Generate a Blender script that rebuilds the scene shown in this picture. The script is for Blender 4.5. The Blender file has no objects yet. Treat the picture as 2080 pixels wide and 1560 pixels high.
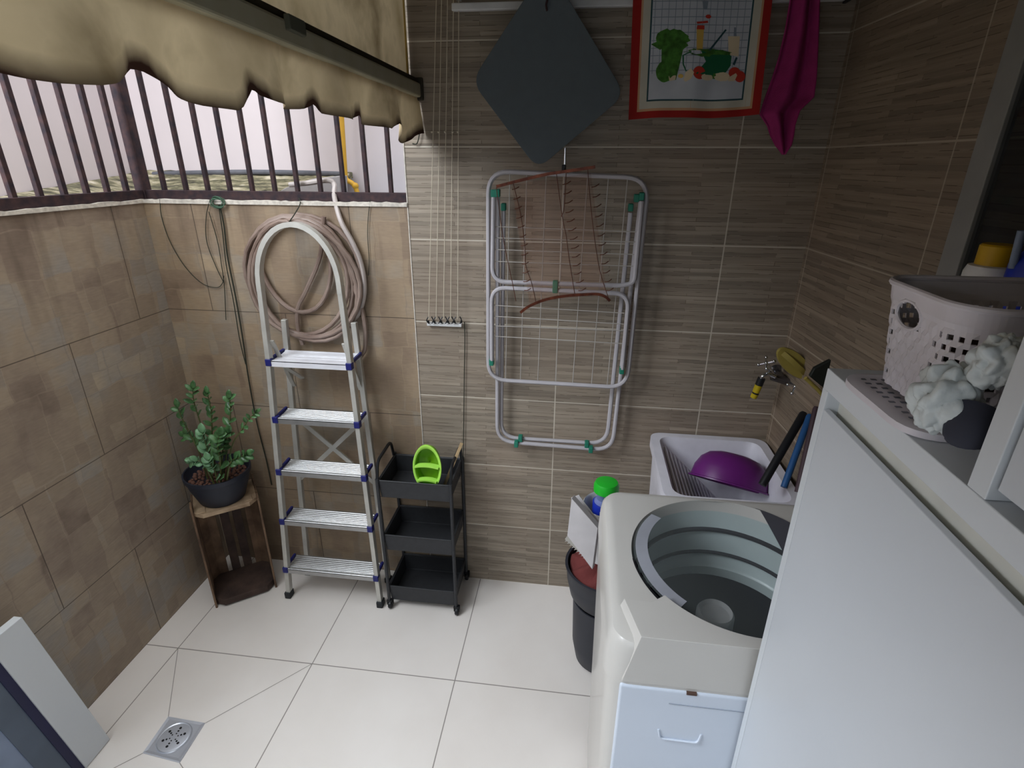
import bpy, bmesh, math, random
from mathutils import Vector, Matrix, noise
random.seed(7)
sc = bpy.context.scene
COL = sc.collection
PI = math.pi

# ------------------------------------------------------------------ materials
def lin(c):
    return tuple(((v/255)/12.92 if v/255 <= .04045 else ((v/255+.055)/1.055)**2.4) for v in c)

def mat(name, rgb, rough=.5, metal=0., var=.08, scale=12., trans=0., alpha=1., bump=0., bscale=80., ior=1.45, coat=0., rgb2=None):
    m = bpy.data.materials.new(name); m.use_nodes = True
    nt = m.node_tree; b = nt.nodes['Principled BSDF']
    c = lin(rgb)
    tc = nt.nodes.new('ShaderNodeTexCoord')
    nz = nt.nodes.new('ShaderNodeTexNoise'); nz.inputs['Scale'].default_value = scale; nz.inputs['Detail'].default_value = 5
    nt.links.new(tc.outputs['Object'], nz.inputs['Vector'])
    cr = nt.nodes.new('ShaderNodeValToRGB')
    lo = tuple(v*(1-var) for v in c); hi = tuple(min(1, v*(1+var)) for v in c)
    if rgb2: hi = lin(rgb2)
    cr.color_ramp.elements[0].position = .3; cr.color_ramp.elements[1].position = .7
    cr.color_ramp.elements[0].color = (*lo, 1); cr.color_ramp.elements[1].color = (*hi, 1)
    nt.links.new(nz.outputs['Fac'], cr.inputs['Fac'])
    nt.links.new(cr.outputs['Color'], b.inputs['Base Color'])
    b.inputs['Roughness'].default_value = rough; b.inputs['Metallic'].default_value = metal
    b.inputs['Transmission Weight'].default_value = trans; b.inputs['Alpha'].default_value = alpha
    b.inputs['IOR'].default_value = ior; b.inputs['Coat Weight'].default_value = coat
    if bump:
        n2 = nt.nodes.new('ShaderNodeTexNoise'); n2.inputs['Scale'].default_value = bscale; n2.inputs['Detail'].default_value = 3
        nt.links.new(tc.outputs['Object'], n2.inputs['Vector'])
        bp = nt.nodes.new('ShaderNodeBump'); bp.inputs['Strength'].default_value = bump; bp.inputs['Distance'].default_value = .004
        nt.links.new(n2.outputs['Fac'], bp.inputs['Height']); nt.links.new(bp.outputs['Normal'], b.inputs['Normal'])
    return m

class NT:
    """small helper to wire node materials"""
    def __init__(s, name):
        s.m = bpy.data.materials.new(name); s.m.use_nodes = True; s.t = s.m.node_tree; s.b = s.t.nodes['Principled BSDF']
        s.tc = s.t.nodes.new('ShaderNodeTexCoord')
    def n(s, typ, **kw):
        nd = s.t.nodes.new(typ)
        for k, v in kw.items():
            if k in nd.inputs: 
                if hasattr(v, 'is_output'): s.t.links.new(v, nd.inputs[k])
                else: nd.inputs[k].default_value = v
            else: setattr(nd, k, v)
        return nd
    def L(s, a, b): s.t.links.new(a, b)
    def math(s, op, a, b=0., c=None):
        nd = s.t.nodes.new('ShaderNodeMath'); nd.operation = op
        for i, v in enumerate((a, b) if c is None else (a, b, c)):
            if hasattr(v, 'is_output'): s.L(v, nd.inputs[i])
            else: nd.inputs[i].default_value = v
        return nd.outputs[0]
    def mix(s, fac, a, b, mode='MIX'):
        nd = s.t.nodes.new('ShaderNodeMix'); nd.data_type = 'RGBA'; nd.blend_type = mode
        for i, v in ((0, fac), (6, a), (7, b)):
            if hasattr(v, 'is_output'): s.L(v, nd.inputs[i])
            elif i: nd.inputs[i].default_value = (*v, 1)
            else: nd.inputs[i].default_value = v
        return nd.outputs[2]
    def ramp(s, fac, stops):
        nd = s.t.nodes.new('ShaderNodeValToRGB'); s.L(fac, nd.inputs[0]); e = nd.color_ramp.elements
        while len(e) < len(stops): e.new(.5)
        for q, (p, c) in zip(e, stops): q.position = p; q.color = (*c, 1) if len(c) == 3 else c
        return nd.outputs[0]
    def vec(s, order, off=(0, 0), sc=(1, 1)):
        sep = s.n('ShaderNodeSeparateXYZ'); s.L(s.tc.outputs['Object'], sep.inputs[0])
        cb = s.n('ShaderNodeCombineXYZ')
        for i in range(2):
            v = s.math('MULTIPLY', s.math('ADD', sep.outputs['XYZ'.index(order[i])], -off[i]), sc[i]); s.L(v, cb.inputs[i])
        return cb.outputs[0], sep
    def brick(s, vec, w, h, mortar, c1, c2, cm, offset=0., smooth=.0, bias=0., freq=2):
        nd = s.n('ShaderNodeTexBrick'); s.L(vec, nd.inputs['Vector'])
        nd.offset = offset; nd.offset_frequency = freq; nd.squash = 1
        for k, v in (('Scale', 1.), ('Mortar Size', mortar), ('Mortar Smooth', smooth), ('Brick Width', w), ('Row Height', h), ('Bias', bias)):
            nd.inputs[k].default_value = v
        for k, v in (('Color1', c1), ('Color2', c2), ('Mortar', cm)): nd.inputs[k].default_value = (*v, 1)
        return nd

def grey_tile(name, order, off, dark=(1, 1, 1), gr=.85):
    """printed ledger-stone tile, 54 x 30 cm, white grout"""
    t = NT(name); v, sep = t.vec(order, off)
    g = t.brick(v, .5401, .3, .0021, (0, 0, 0), (0, 0, 0), (1, 1, 1))
    v2, _ = t.vec(order, off)
    ns = t.n('ShaderNodeTexNoise', Scale=3.2, Detail=4.); t.L(t.tc.outputs['Object'], ns.inputs['Vector'])
    st = t.n('ShaderNodeMapping'); t.L(v2, st.inputs['Vector']); st.inputs['Scale'].default_value = (3, 95, 1)
    streak = t.n('ShaderNodeTexNoise', Scale=1., Detail=6., Roughness=.65); t.L(st.outputs[0], streak.inputs['Vector'])
    st2 = t.n('ShaderNodeMapping'); t.L(v2, st2.inputs['Vector']); st2.inputs['Scale'].default_value = (7, 60, 1)
    fine = t.n('ShaderNodeTexNoise', Scale=1.6, Detail=3.); t.L(st2.outputs[0], fine.inputs['Vector'])
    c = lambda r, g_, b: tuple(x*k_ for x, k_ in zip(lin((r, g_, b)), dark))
    base = t.ramp(streak.outputs[0], [(.28, c(128, 119, 108)), (.5, c(145, 136, 125)), (.72, c(160, 151, 140))])
    strips = t.brick(v2, .27, .0137, .0009, (0, 0, 0), (1, 1, 1), (.5, .5, .5), offset=.37, freq=2)
    base = t.mix(.22, base, strips.outputs[0], 'OVERLAY')
    dash = t.math('MULTIPLY', strips.outputs['Fac'], t.math('GREATER_THAN', fine.outputs[0], .52))
    base = t.mix(t.math('MULTIPLY', dash, .75), base, c(88, 76, 64))
    base = t.mix(t.math('MULTIPLY', t.math('SUBTRACT', ns.outputs[0], .42), .9), base, c(150, 128, 112))
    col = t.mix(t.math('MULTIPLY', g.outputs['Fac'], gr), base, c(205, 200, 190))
    t.L(col, t.b.inputs['Base Color']); t.b.inputs['Roughness'].default_value = .55
    bp = t.n('ShaderNodeBump'); bp.inputs['Strength'].default_value = .35; bp.inputs['Distance'].default_value = .003
    t.L(t.math('SUBTRACT', 1., t.math('ADD', dash, g.outputs['Fac'])), bp.inputs['Height']); t.L(bp.outputs[0], t.b.inputs['Normal'])
    return t.m

def tan_tile(name, order, off, tone=(1, 1, 1)):
    """weathered patchwork stone tile, dark grout, rows of 40 cm"""
    t = NT(name); v, sep = t.vec(order, off)
    g = t.brick(v, .60, .4035, .0016, (0, 0, 0), (0, 0, 0), (1, 1, 1), offset=.5)
    wob = t.n('ShaderNodeTexNoise', Scale=9., Detail=3.); t.L(t.tc.outputs['Object'], wob.inputs['Vector'])
    add = t.n('ShaderNodeVectorMath', operation='MULTIPLY_ADD'); t.L(wob.outputs['Color'], add.inputs[0]); add.inputs[1].default_value = (.035, .035, 0); t.L(v, add.inputs[2])
    p1 = t.brick(add.outputs[0], .205, .134, .004, (0, 0, 0), (1, 1, 1), (.5, .5, .5), offset=.43, freq=2, smooth=1.)
    p2 = t.brick(add.outputs[0], .10, .27, .004, (0, 0, 0), (1, 1, 1), (.5, .5, .5), offset=.31, freq=3, smooth=1.)
    pv = t.math('MULTIPLY_ADD', t.n('ShaderNodeRGBToBW', Color=p2.outputs[0]).outputs[0], .45, t.math('MULTIPLY', t.n('ShaderNodeRGBToBW', Color=p1.outputs[0]).outputs[0], .55))
    soft = t.n('ShaderNodeTexNoise', Scale=3.4, Detail=5., Roughness=.6); t.L(t.tc.outputs['Object'], soft.inputs['Vector'])
    f = t.math('ADD', t.math('MULTIPLY', pv, .36), t.math('MULTIPLY_ADD', soft.outputs[0], .8, -.01))
    base = t.ramp(f, [(.30, lin((112, 96, 84))), (.45, lin((144, 128, 114))), (.56, lin((158, 142, 124))), (.68, lin((150, 142, 134))), (.85, lin((170, 154, 134)))])
    pn = t.n('ShaderNodeTexNoise', Scale=2., Detail=1.); t.L(t.tc.outputs['Object'], pn.inputs['Vector'])
    base = t.mix(t.math('MULTIPLY', t.math('GREATER_THAN', t.math('FRACT', t.math('MULTIPLY', pv, 3.7)), .6), .3), base, lin((128, 112, 100)))
    fs = t.n('ShaderNodeMapping'); t.L(v, fs.inputs['Vector']); fs.inputs['Scale'].default_value = (30, 160, 1)
    fn = t.n('ShaderNodeTexNoise', Scale=1., Detail=3.); t.L(fs.outputs[0], fn.inputs['Vector'])
    base = t.mix(.18, base, fn.outputs[0], 'OVERLAY')
    # damp dark runs under the coping
    rn = t.n('ShaderNodeMapping'); t.L(v, rn.inputs['Vector']); rn.inputs['Scale'].default_value = (16, 1.2, 1)
    rr = t.n('ShaderNodeTexNoise', Scale=1., Detail=4.); t.L(rn.outputs[0], rr.inputs['Vector'])
    z = sep.outputs['Z']
    top = t.math('MULTIPLY', t.ramp(z, [(0., (0, 0, 0)), (1., (1, 1, 1))]), 1.)
    hz = t.math('SMOOTH_MIN', t.math('MAXIMUM', t.math('MULTIPLY', t.math('SUBTRACT', z, 1.15), 2.2), 0.), 1., .2)
    base = t.mix(t.math('MULTIPLY', hz, t.math('MULTIPLY', t.math('GREATER_THAN', rr.outputs[0], .5), t.math('MULTIPLY', t.math('SUBTRACT', rr.outputs[0], .5), 3.2))), base, lin((84, 70, 60)))
    base = t.mix(1., base, tone, 'MULTIPLY')
    col = t.mix(t.math('MULTIPLY', g.outputs['Fac'], .8), base, lin((70, 58, 48)))
    t.L(col, t.b.inputs['Base Color']); t.b.inputs['Roughness'].default_value = .6
    return t.m

def floor_tile():
    t = NT('white_floor_tile'); v, sep = t.vec('XY', (-1.4046-.549*4, -.5261-.549*8))
    g = t.brick(v, .549, .549, .0019, (0, 0, 0), (0, 0, 0), (1, 1, 1))
    ns = t.n('ShaderNodeTexNoise', Scale=2.5, Detail=4.); t.L(t.tc.outputs['Object'], ns.inputs['Vector'])
    base = t.ramp(ns.outputs[0], [(.3, lin((226, 219, 213))), (.7, lin((236, 230, 225)))])
    col = t.mix(t.math('MULTIPLY', g.outputs['Fac'], .8), base, lin((120, 112, 106)))
    t.L(col, t.b.inputs['Base Color']); t.b.inputs['Roughness'].default_value = .38
    return t.m

# ------------------------------------------------------------------ mesh builder
class MB:
    def __init__(s): s.v = []; s.f = []; s.mi = []; s.cur = 0; s.attr = None
    def add(s, vs, fs):
        o = len(s.v); s.v += [tuple(p) for p in vs]; s.f += [tuple(i+o for i in f) for f in fs]; s.mi += [s.cur]*len(fs); return s
    def box(s, lo, hi, M=None):
        P = [Vector((x, y, z)) for x in (lo[0], hi[0]) for y in (lo[1], hi[1]) for z in (lo[2], hi[2])]
        if M is not None: P = [M @ p for p in P]
        return s.add(P, [(0, 1, 3, 2), (4, 6, 7, 5), (0, 4, 5, 1), (2, 3, 7, 6), (0, 2, 6, 4), (1, 5, 7, 3)])
    def hexa(s, P):
        """eight corners, bottom ring then top ring"""
        return s.add(P, [(3, 2, 1, 0), (4, 5, 6, 7), (0, 1, 5, 4), (1, 2, 6, 5), (2, 3, 7, 6), (3, 0, 4, 7)])
    def tube(s, pts, r, seg=8, closed=False, cap=True, flat=None):
        """sweep a circle (or flat=(a,b) ellipse with up vector) along pts"""
        P = [Vector(p) for p in pts]; n = len(P); rings = []
        rr = r if isinstance(r, (list, tuple)) else [r]*n
        up = None
        for i in range(n):
            a = P[(i-1) % n] if (closed or i > 0) else P[i]; b = P[(i+1) % n] if (closed or i < n-1) else P[i]
            t = (b-a)
            t = t.normalized() if t.length > 1e-9 else Vector((0, 0, 1))
            if up is None:
                up = t.orthogonal().normalized() if flat is None else Vector(flat[2])
            up = (up - t*up.dot(t))
            up = up.normalized() if up.length > 1e-6 else t.orthogonal().normalized()
            sd = t.cross(up)
            if flat is None: rings.append([P[i]+(up*math.cos(2*PI*k/seg)+sd*math.sin(2*PI*k/seg))*rr[i] for k in range(seg)])
            else:
                a_, b_ = flat[0], flat[1]
                rings.append([P[i]+up*x*a_+sd*y*b_ for x, y in ((1, 1), (1, -1), (-1, -1), (-1, 1))])
        m = len(rings[0]); vs = [p for R in rings for p in R]; fs = []
        for i in range(n if closed else n-1):
            j = (i+1) % n
            for k in range(m): fs.append((i*m+k, i*m+(k+1) % m, j*m+(k+1) % m, j*m+k))
        if cap and not closed: fs += [tuple(range(m))[::-1], tuple((n-1)*m+k for k in range(m))]
        return s.add(vs, fs)
    def lathe(s, prof, c=(0, 0, 0), seg=32, M=None, sx=1., sy=1.):
        vs = []; fs = []; n = len(prof)
        for r, z in prof:
            for k in range(seg):
                a = 2*PI*k/seg; p = Vector((r*math.cos(a)*sx, r*math.sin(a)*sy, z))
                if M is not None: p = M @ p
                vs.append(p+Vector(c))
        for i in range(n-1):
            for k in range(seg): fs.append((i*seg+k, i*seg+(k+1) % seg, (i+1)*seg+(k+1) % seg, (i+1)*seg+k))
        if prof[0][0] > 1e-6: fs.append(tuple(range(seg))[::-1])
        if prof[-1][0] > 1e-6: fs.append(tuple((n-1)*seg+k for k in range(seg)))
        return s.add(vs, fs)
    def ring(s, prof, c=(0, 0, 0), seg=48, sx=1., sy=1., M=None):
        """closed profile revolved (torus like)"""
        vs = []; fs = []; n = len(prof)
        for r, z in prof:
            for k in range(seg):
                a = 2*PI*k/seg; p = Vector((r*math.cos(a)*sx, r*math.sin(a)*sy, z))
                if M is not None: p = M @ p
                vs.append(p+Vector(c))
        for i in range(n):
            for k in range(seg): fs.append((i*seg+k, i*seg+(k+1) % seg, ((i+1) % n)*seg+(k+1) % seg, ((i+1) % n)*seg+k))
        return s.add(vs, fs)
    def prism(s, poly, ext):
        """planar polygon (3D points) extruded along ext"""
        n = len(poly); e = Vector(ext); A = [Vector(p) for p in poly]; B = [p+e for p in A]
        return s.add(A+B, [tuple(range(n))[::-1], tuple(range(n, 2*n))]+[(i, (i+1) % n, n+(i+1) % n, n+i) for i in range(n)])
    def grid(s, fn, nu, nv, keep=None, wrap=False):
        vs = [fn(i/nu, j/nv) for j in range(nv+1) for i in range(nu+(0 if wrap else 1))]; W = nu+(0 if wrap else 1); fs = []
        for j in range(nv):
            for i in range(nu):
                if keep and not keep(i, j): continue
                i2 = (i+1) % W if wrap else i+1
                fs.append((j*W+i, j*W+i2, (j+1)*W+i2, (j+1)*W+i))
        return s.add(vs, fs)
    def ball(s, c, r, seg=12, rings=8, M=None):
        rx, ry, rz = (r, r, r) if not isinstance(r, (tuple, list)) else r
        prof = [(math.sin(PI*i/rings), -math.cos(PI*i/rings)) for i in range(rings+1)]
        vs = [];fs = []
        for a, z in prof:
            for k in range(seg):
                p = Vector((a*rx*math.cos(2*PI*k/seg), a*ry*math.sin(2*PI*k/seg), z*rz))
                if M is not None: p = M @ p
                vs.append(p+Vector(c))
        for i in range(rings):
            for k in range(seg): fs.append((i*seg+k, i*seg+(k+1) % seg, (i+1)*seg+(k+1) % seg, (i+1)*seg+k))
        return s.add(vs, fs)
    def build(s, name, mats, parent=None, smooth=True, bevel=0, solid=0, ang=40, sub=0, recalc=True, off=0, attr=None):
        me = bpy.data.meshes.new(name); me.from_pydata(s.v, [], s.f)
        if not isinstance(mats, (list, tuple)): mats = [mats]
        for m in mats: me.materials.append(m)
        me.polygons.foreach_set('material_index', s.mi)
        if attr:
            a = me.attributes.new(attr[0], 'FLOAT', 'POINT'); a.data.foreach_set('value', attr[1])
        bm = bmesh.new(); bm.from_mesh(me)
        bmesh.ops.remove_doubles(bm, verts=bm.verts, dist=1e-5)
        if recalc: bmesh.ops.recalc_face_normals(bm, faces=bm.faces)
        bm.to_mesh(me); bm.free()
        if smooth:
            me.polygons.foreach_set('use_smooth', [True]*len(me.polygons)); me.set_sharp_from_angle(angle=math.radians(ang))
        o = bpy.data.objects.new(name, me); COL.objects.link(o)
        if solid:
            md = o.modifiers.new('thick', 'SOLIDIFY'); md.thickness = solid; md.offset = off
        if bevel:
            md = o.modifiers.new('bevel', 'BEVEL'); md.width = bevel; md.segments = 3; md.limit_method = 'ANGLE'; md.angle_limit = math.radians(50); md.harden_normals = False
        if sub:
            md = o.modifiers.new('sub', 'SUBSURF'); md.levels = sub; md.render_levels = sub
        if parent is not None: adopt(o, parent)
        return o

def world_loc(o):
    l = Vector(o.location)
    p = o.parent
    return Vector(o['_w']) if '_w' in o else l
def adopt(o, p):
    """meshes are modelled in room coordinates; keep them there under a parent"""
    o.parent = p
    chain = Vector(p['_w']) if '_w' in p else Vector((0, 0, 0))
    o.matrix_parent_inverse = Matrix.Translation(-chain)
def tag(o, label, cat, group=None, kind=None):
    o['label'] = label; o['category'] = cat
    if group: o['group'] = group
    if kind: o['kind'] = kind
    return o
def thing(name, label, cat, loc, group=None, kind=None):
    o = bpy.data.objects.new(name, None); o.empty_display_size = .05; o.location = loc; COL.objects.link(o)
    o['_w'] = tuple(loc)
    return tag(o, label, cat, group, kind)
def struct(o): o['kind'] = 'structure'; return o

def cr(pts, n=8, closed=False):
    """Catmull-Rom through points"""
    P = [Vector(p) for p in pts]; out = []; N = len(P)
    for i in range(N if closed else N-1):
        g = (lambda k: P[k % N]) if closed else (lambda k: P[min(max(k, 0), N-1)])
        p0, p1, p2, p3 = g(i-1), g(i), g(i+1), g(i+2)
        for k in range(n):
            t = k/n
            out.append(.5*((2*p1)+(p2-p0)*t+(2*p0-5*p1+4*p2-p3)*t*t+(3*p1-p0-3*p2+p3)*t**3))
    if not closed: out.append(P[-1])
    return out
def fillet(pts, r, n=6, closed=True):
    """round the corners of a 3D polyline"""
    P = [Vector(p) for p in pts]; N = len(P); out = []
    for i in range(N):
        if not closed and i in (0, N-1): out.append(P[i]); continue
        a, b, c = P[i-1], P[i], P[(i+1) % N]
        q = min(r, (a-b).length*.48, (c-b).length*.48)
        s, e = b+(a-b).normalized()*q, b+(c-b).normalized()*q
        for k in range(n+1):
            t = k/n; out.append(s.lerp(b, t).lerp(b.lerp(e, t), t))
    return out
def dense(pts, n):
    """resample polyline to n points"""
    P = [Vector(p) for p in pts]; L = [0]
    for i in range(1, len(P)): L.append(L[-1]+(P[i]-P[i-1]).length)
    out = []
    for k in range(n):
        d = L[-1]*k/(n-1); i = 1
        while i < len(P)-1 and L[i] < d: i += 1
        t = (d-L[i-1])/max(L[i]-L[i-1], 1e-9); out.append(P[i-1].lerp(P[i], t))
    return out

M = {}
M['alu'] = mat('brushed_aluminium', (176, 176, 176), .42, .8, .08, 30)
M['alu_mat'] = mat('matte_aluminium', (196, 194, 188), .5, .55, .08, 20)
M['chrome'] = mat('chrome', (215, 218, 222), .12, 1., .03)
M['dchrome'] = mat('dull_chrome', (120, 118, 122), .25, .9, .1)
M['bluecap'] = mat('blue_plastic', (30, 34, 104), .45)
M['black'] = mat('black_plastic', (26, 27, 30), .45)
M['foot'] = mat('dark_rubber', (38, 40, 44), .7)
M['trolley'] = mat('anthracite_powder_coat', (52, 53, 56), .55, .1, .1, 60)
M['white_enamel'] = mat('grey_white_enamel', (180, 176, 180), .4, .0, .05)
M['wire'] = mat('white_wire', (176, 170, 164), .45)
M['teal'] = mat('green_clip_plastic', (32, 120, 98), .45)
M['copper'] = mat('copper_metal', (84, 42, 30), .35, .6, .2, 60, rgb2=(120, 66, 46))
M['copperwire'] = mat('copper_wire', (92, 54, 38), .45, .3, .15)
M['rust'] = mat('rusty_painted_iron', (40, 34, 46), .7, .1, .3, 40, rgb2=(72, 50, 50))
M['cement'] = mat('rough_cement', (205, 198, 188), .9, 0, .2, 60, bump=.6)
M['paint'] = mat('pale_render', (208, 197, 198), .9, 0, .03, 4)
M['mat_grey'] = mat('grey_felt', (94, 102, 107), .95, 0, .04, 30, bump=.15, bscale=500)
M['hose'] = mat('translucent_hose', (128, 108, 98), .35, 0, .12, 8, rgb2=(158, 140, 130))
M['soil'] = mat('dark_soil', (50, 38, 32), .95, bump=.5)
M['clay'] = mat('clay_pebble', (112, 78, 66), .9, 0, .3, 30, rgb2=(138, 100, 86))
M['pot'] = mat('navy_black_plastic', (36, 40, 52), .5)
M['leaf'] = mat('leaf_green', (52, 88, 50), .3, 0, .3, 40, rgb2=(92, 132, 84))
M['leafl'] = mat('pale_leaf_green', (110, 150, 112), .3, 0, .2, 40)
M['stem'] = mat('stem_green', (86, 92, 52), .5)
M['wood'] = mat('weathered_crate_wood', (92, 70, 56), .8, 0, .35, 14, bump=.4, rgb2=(130, 104, 82))
M['wooddark'] = mat('dark_crate_wood', (62, 48, 44), .8, 0, .3, 14, bump=.4, rgb2=(84, 66, 58))
M['woodpale'] = mat('pale_board_wood', (160, 134, 108), .8, 0, .3, 16, bump=.4, rgb2=(190, 166, 138))
M['stick'] = mat('stick_wood', (186, 160, 122), .7, 0, .2, 30)
M['lime'] = mat('lime_plastic', (112, 168, 22), .4)
M['limel'] = mat('pale_lime_plastic', (176, 232, 96), .4)
M['machine'] = mat('warm_white_enamel', (196, 193, 188), .3, 0, .03, 5, coat=.3)
M['machine2'] = mat('cool_white_panel', (206, 214, 226), .4, 0, .02, 5)
M['seam'] = mat('shadow_seam', (40, 40, 46), .8)
M['tub'] = mat('tub_grey_plastic', (170, 182, 182), .35, 0, .05, 8)
M['drum'] = mat('drum_dark', (16, 18, 30), .6, 0., .1)
M['agit'] = mat('agitator_grey', (172, 172, 172), .4)
M['lidband'] = mat('frosted_grey_print', (150, 152, 160), .35)
M['liddark'] = mat('dark_grey_print', (88, 90, 100), .3)
M['white'] = mat('white_laminate', (204, 208, 212), .38, 0, .02, 3, coat=.15)
M['white2'] = mat('white_door_laminate', (196, 200, 205), .4, 0, .02, 3, coat=.1)
M['channel'] = mat('beige_grey_channel', (206, 206, 198), .5)
M['basket'] = mat('pale_mauve_plastic', (204, 199, 204), .42)
M['bag'] = mat('thin_white_bag_film', (206, 212, 212), .35, 0, .06, 20, alpha=.9, bump=.8, bscale=45)
M['dkroll'] = mat('dark_blue_grey_fabric', (48, 50, 62), .8)
M['yellow'] = mat('yellow_plastic', (196, 172, 30), .4)
M['ycap'] = mat('warm_yellow_cap', (200, 160, 24), .4)
M['ypipe'] = mat('yellow_pipe_paint', (206, 158, 52), .5)
M['bristle'] = mat('pale_yellow_bristle', (160, 148, 92), .8, bump=.6, bscale=300)
M['ybrush'] = mat('mustard_plastic', (158, 142, 70), .5)
M['whitep'] = mat('white_plastic', (214, 214, 214), .4)
M['tank'] = mat('white_tank_plastic', (216, 214, 222), .4)
M['purple'] = mat('purple_plastic', (104, 34, 112), .38)
M['blue'] = mat('blue_handle', (38, 84, 134), .45)
M['bluelab'] = mat('blue_label', (28, 52, 168), .4)
M['liquid'] = mat('blue_tinted_bottle', (118, 128, 178), .2)
M['green'] = mat('bright_green_cap', (34, 178, 46), .4)
M['maroon'] = mat('maroon_cloth', (104, 48, 46), .9, bump=.5)
M['bucket'] = mat('charcoal_bucket', (42, 44, 52), .5)
M['paper'] = mat('white_card', (214, 210, 212), .7)
M['cord'] = mat('white_cord', (206, 196, 176), .7)
M['cordd'] = mat('dark_cord', (48, 50, 40), .8)
M['cordg'] = mat('green_string', (76, 108, 88), .8)
M['pink'] = mat('magenta_cloth', (146, 36, 98), .95, 0, .12, 30, bump=.3, bscale=300)
M['t_red'] = mat('towel_red_hem', (150, 30, 26), .95)
M['t_cream'] = mat('towel_cream', (184, 180, 166), .95)
M['t_peach'] = mat('towel_peach', (186, 146, 112), .95)
M['t_white'] = mat('towel_white', (180, 184, 192), .95)
M['t_line'] = mat('towel_teal_line', (40, 70, 76), .9)
M['t_grid'] = mat('towel_grid_line', (124, 134, 146), .95)
M['t_green'] = mat('towel_leaf_green', (62, 108, 40), .95, 0, .45, 70)
M['t_bowl'] = mat('towel_bowl_green', (20, 92, 58), .95)
M['t_tom'] = mat('towel_tomato', (178, 52, 36), .9)
M['t_yel'] = mat('towel_yellow', (200, 166, 84), .9)
M['t_pale'] = mat('towel_pale_veg', (206, 190, 160), .9)
M['lead'] = mat('grey_gutter', (92, 92, 98), .7, 0, .2, 20)
M['glass'] = mat('clear_lid_glass', (225, 235, 235), .06, 0, 0, 1, alpha=.06)
M['tint'] = mat('shade_tinted_glass', (30, 36, 42), .05, 0, 0, 1, alpha=.45)  # pane's dark tint stands in for shade on the tile behind
M['shade_veil'] = mat('sheer_brown_shade', (150, 96, 66), .9, 0, .1, 60, alpha=.2)  # see-through sheet colour standing in for a brownish shadow tint
M['navy'] = mat('navy_gasket', (22, 24, 66), .5)
M['panelgrey'] = mat('blue_grey_panel', (84, 96, 112), .45)
M['panelblue'] = mat('pale_blue_panel', (128, 142, 166), .4)
M['plaster'] = mat('dim_plaster', (78, 76, 72), .9)

# mossy roof
t = NT('mossy_concrete'); ns = t.n('ShaderNodeTexNoise', Scale=9., Detail=8., Roughness=.7)
mp = t.n('ShaderNodeMapping'); t.L(t.tc.outputs['Object'], mp.inputs['Vector']); mp.inputs['Scale'].default_value = (.6, 3, 3); t.L(mp.outputs[0], ns.inputs['Vector'])
t.L(t.ramp(ns.outputs[0], [(.36, lin((44, 40, 34))), (.46, lin((96, 92, 70))), (.54, lin((140, 132, 106))), (.66, lin((190, 180, 162)))]), t.b.inputs['Base Color']); t.b.inputs['Roughness'].default_value = .95
M['moss'] = t.m

# awning canvas: dirty, mouldy toward its free edge (vertex attribute "mould"), lets some sky through
t = NT('mouldy_canvas')
at = t.n('ShaderNodeAttribute', attribute_name='mould')
ns = t.n('ShaderNodeTexNoise', Scale=5., Detail=6.); t.L(t.tc.outputs['Object'], ns.inputs['Vector'])
base = t.ramp(ns.outputs[0], [(.3, lin((142, 124, 92))), (.5, lin((216, 196, 158))), (.75, lin((176, 156, 118)))])
f = t.math('ADD', at.outputs['Fac'], t.math('MULTIPLY', t.math('SUBTRACT', ns.outputs[0], .5), .9))
col = t.mix(t.ramp(f, [(.35, (0, 0, 0)), (.95, (1, 1, 1))]), base, lin((54, 36, 28)))
t.L(col, t.b.inputs['Base Color']); t.b.inputs['Roughness'].default_value = .9
t.b.inputs['Specular IOR Level'].default_value = .1
tr = t.n('ShaderNodeBsdfTranslucent'); t.L(col, tr.inputs['Color'])
mx = t.n('ShaderNodeMixShader'); mx.inputs[0].default_value = .14
out = [n for n in t.t.nodes if n.type == 'OUTPUT_MATERIAL'][0]
t.L(t.b.outputs[0], mx.inputs[1]); t.L(tr.outputs[0], mx.inputs[2]); t.L(mx.outputs[0], out.inputs['Surface'])
M['canvas'] = t.m

# ------------------------------------------------------------------ room shell
XL, XR, XE = -1.538, .795, -.535            # left wall, right wall (at the back), edge of the tall tiled wall
HT = 1.613
RS = .0742
def rwx(y): return XR-RS*y

flo = MB(); flo.add([(XL-.12, -3.2, 0), (1.2, -3.2, 0), (1.2, .14, 0), (XL-.12, .14, 0), (XL-.12, -3.2, -.1), (1.2, -3.2, -.1), (1.2, .14, -.1), (XL-.12, .14, -.1)],
        [(0, 1, 2, 3), (7, 6, 5, 4), (0, 4, 5, 1), (1, 5, 6, 2), (2, 6, 7, 3), (3, 7, 4, 0)])
M['groutline'] = mat('floor_grout', (150, 144, 138), .9)
flo.cur = 1
def strip(a, b, w=.0022, z=.0006):
    a = Vector((*a[:2], z)); b = Vector((*b[:2], z)); d = (b-a).normalized(); n = Vector((-d.y, d.x, 0))*w/2
    flo.add([a-n, b-n, b+n, a+n], [(0, 1, 2, 3)])
DR = [(-1.243, -.789), (-1.104, -.794), (-1.099, -.925), (-1.237, -.912)]
strip((-1.4046, -.5261), DR[0]); strip((-.8555, -.5261), DR[1]); strip(DR[2], (-.8555, -1.0752)); strip(DR[3], (-1.4046, -1.0752))
struct(flo.build('floor', [floor_tile(), M['groutline']], smooth=False, recalc=False))

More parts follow.
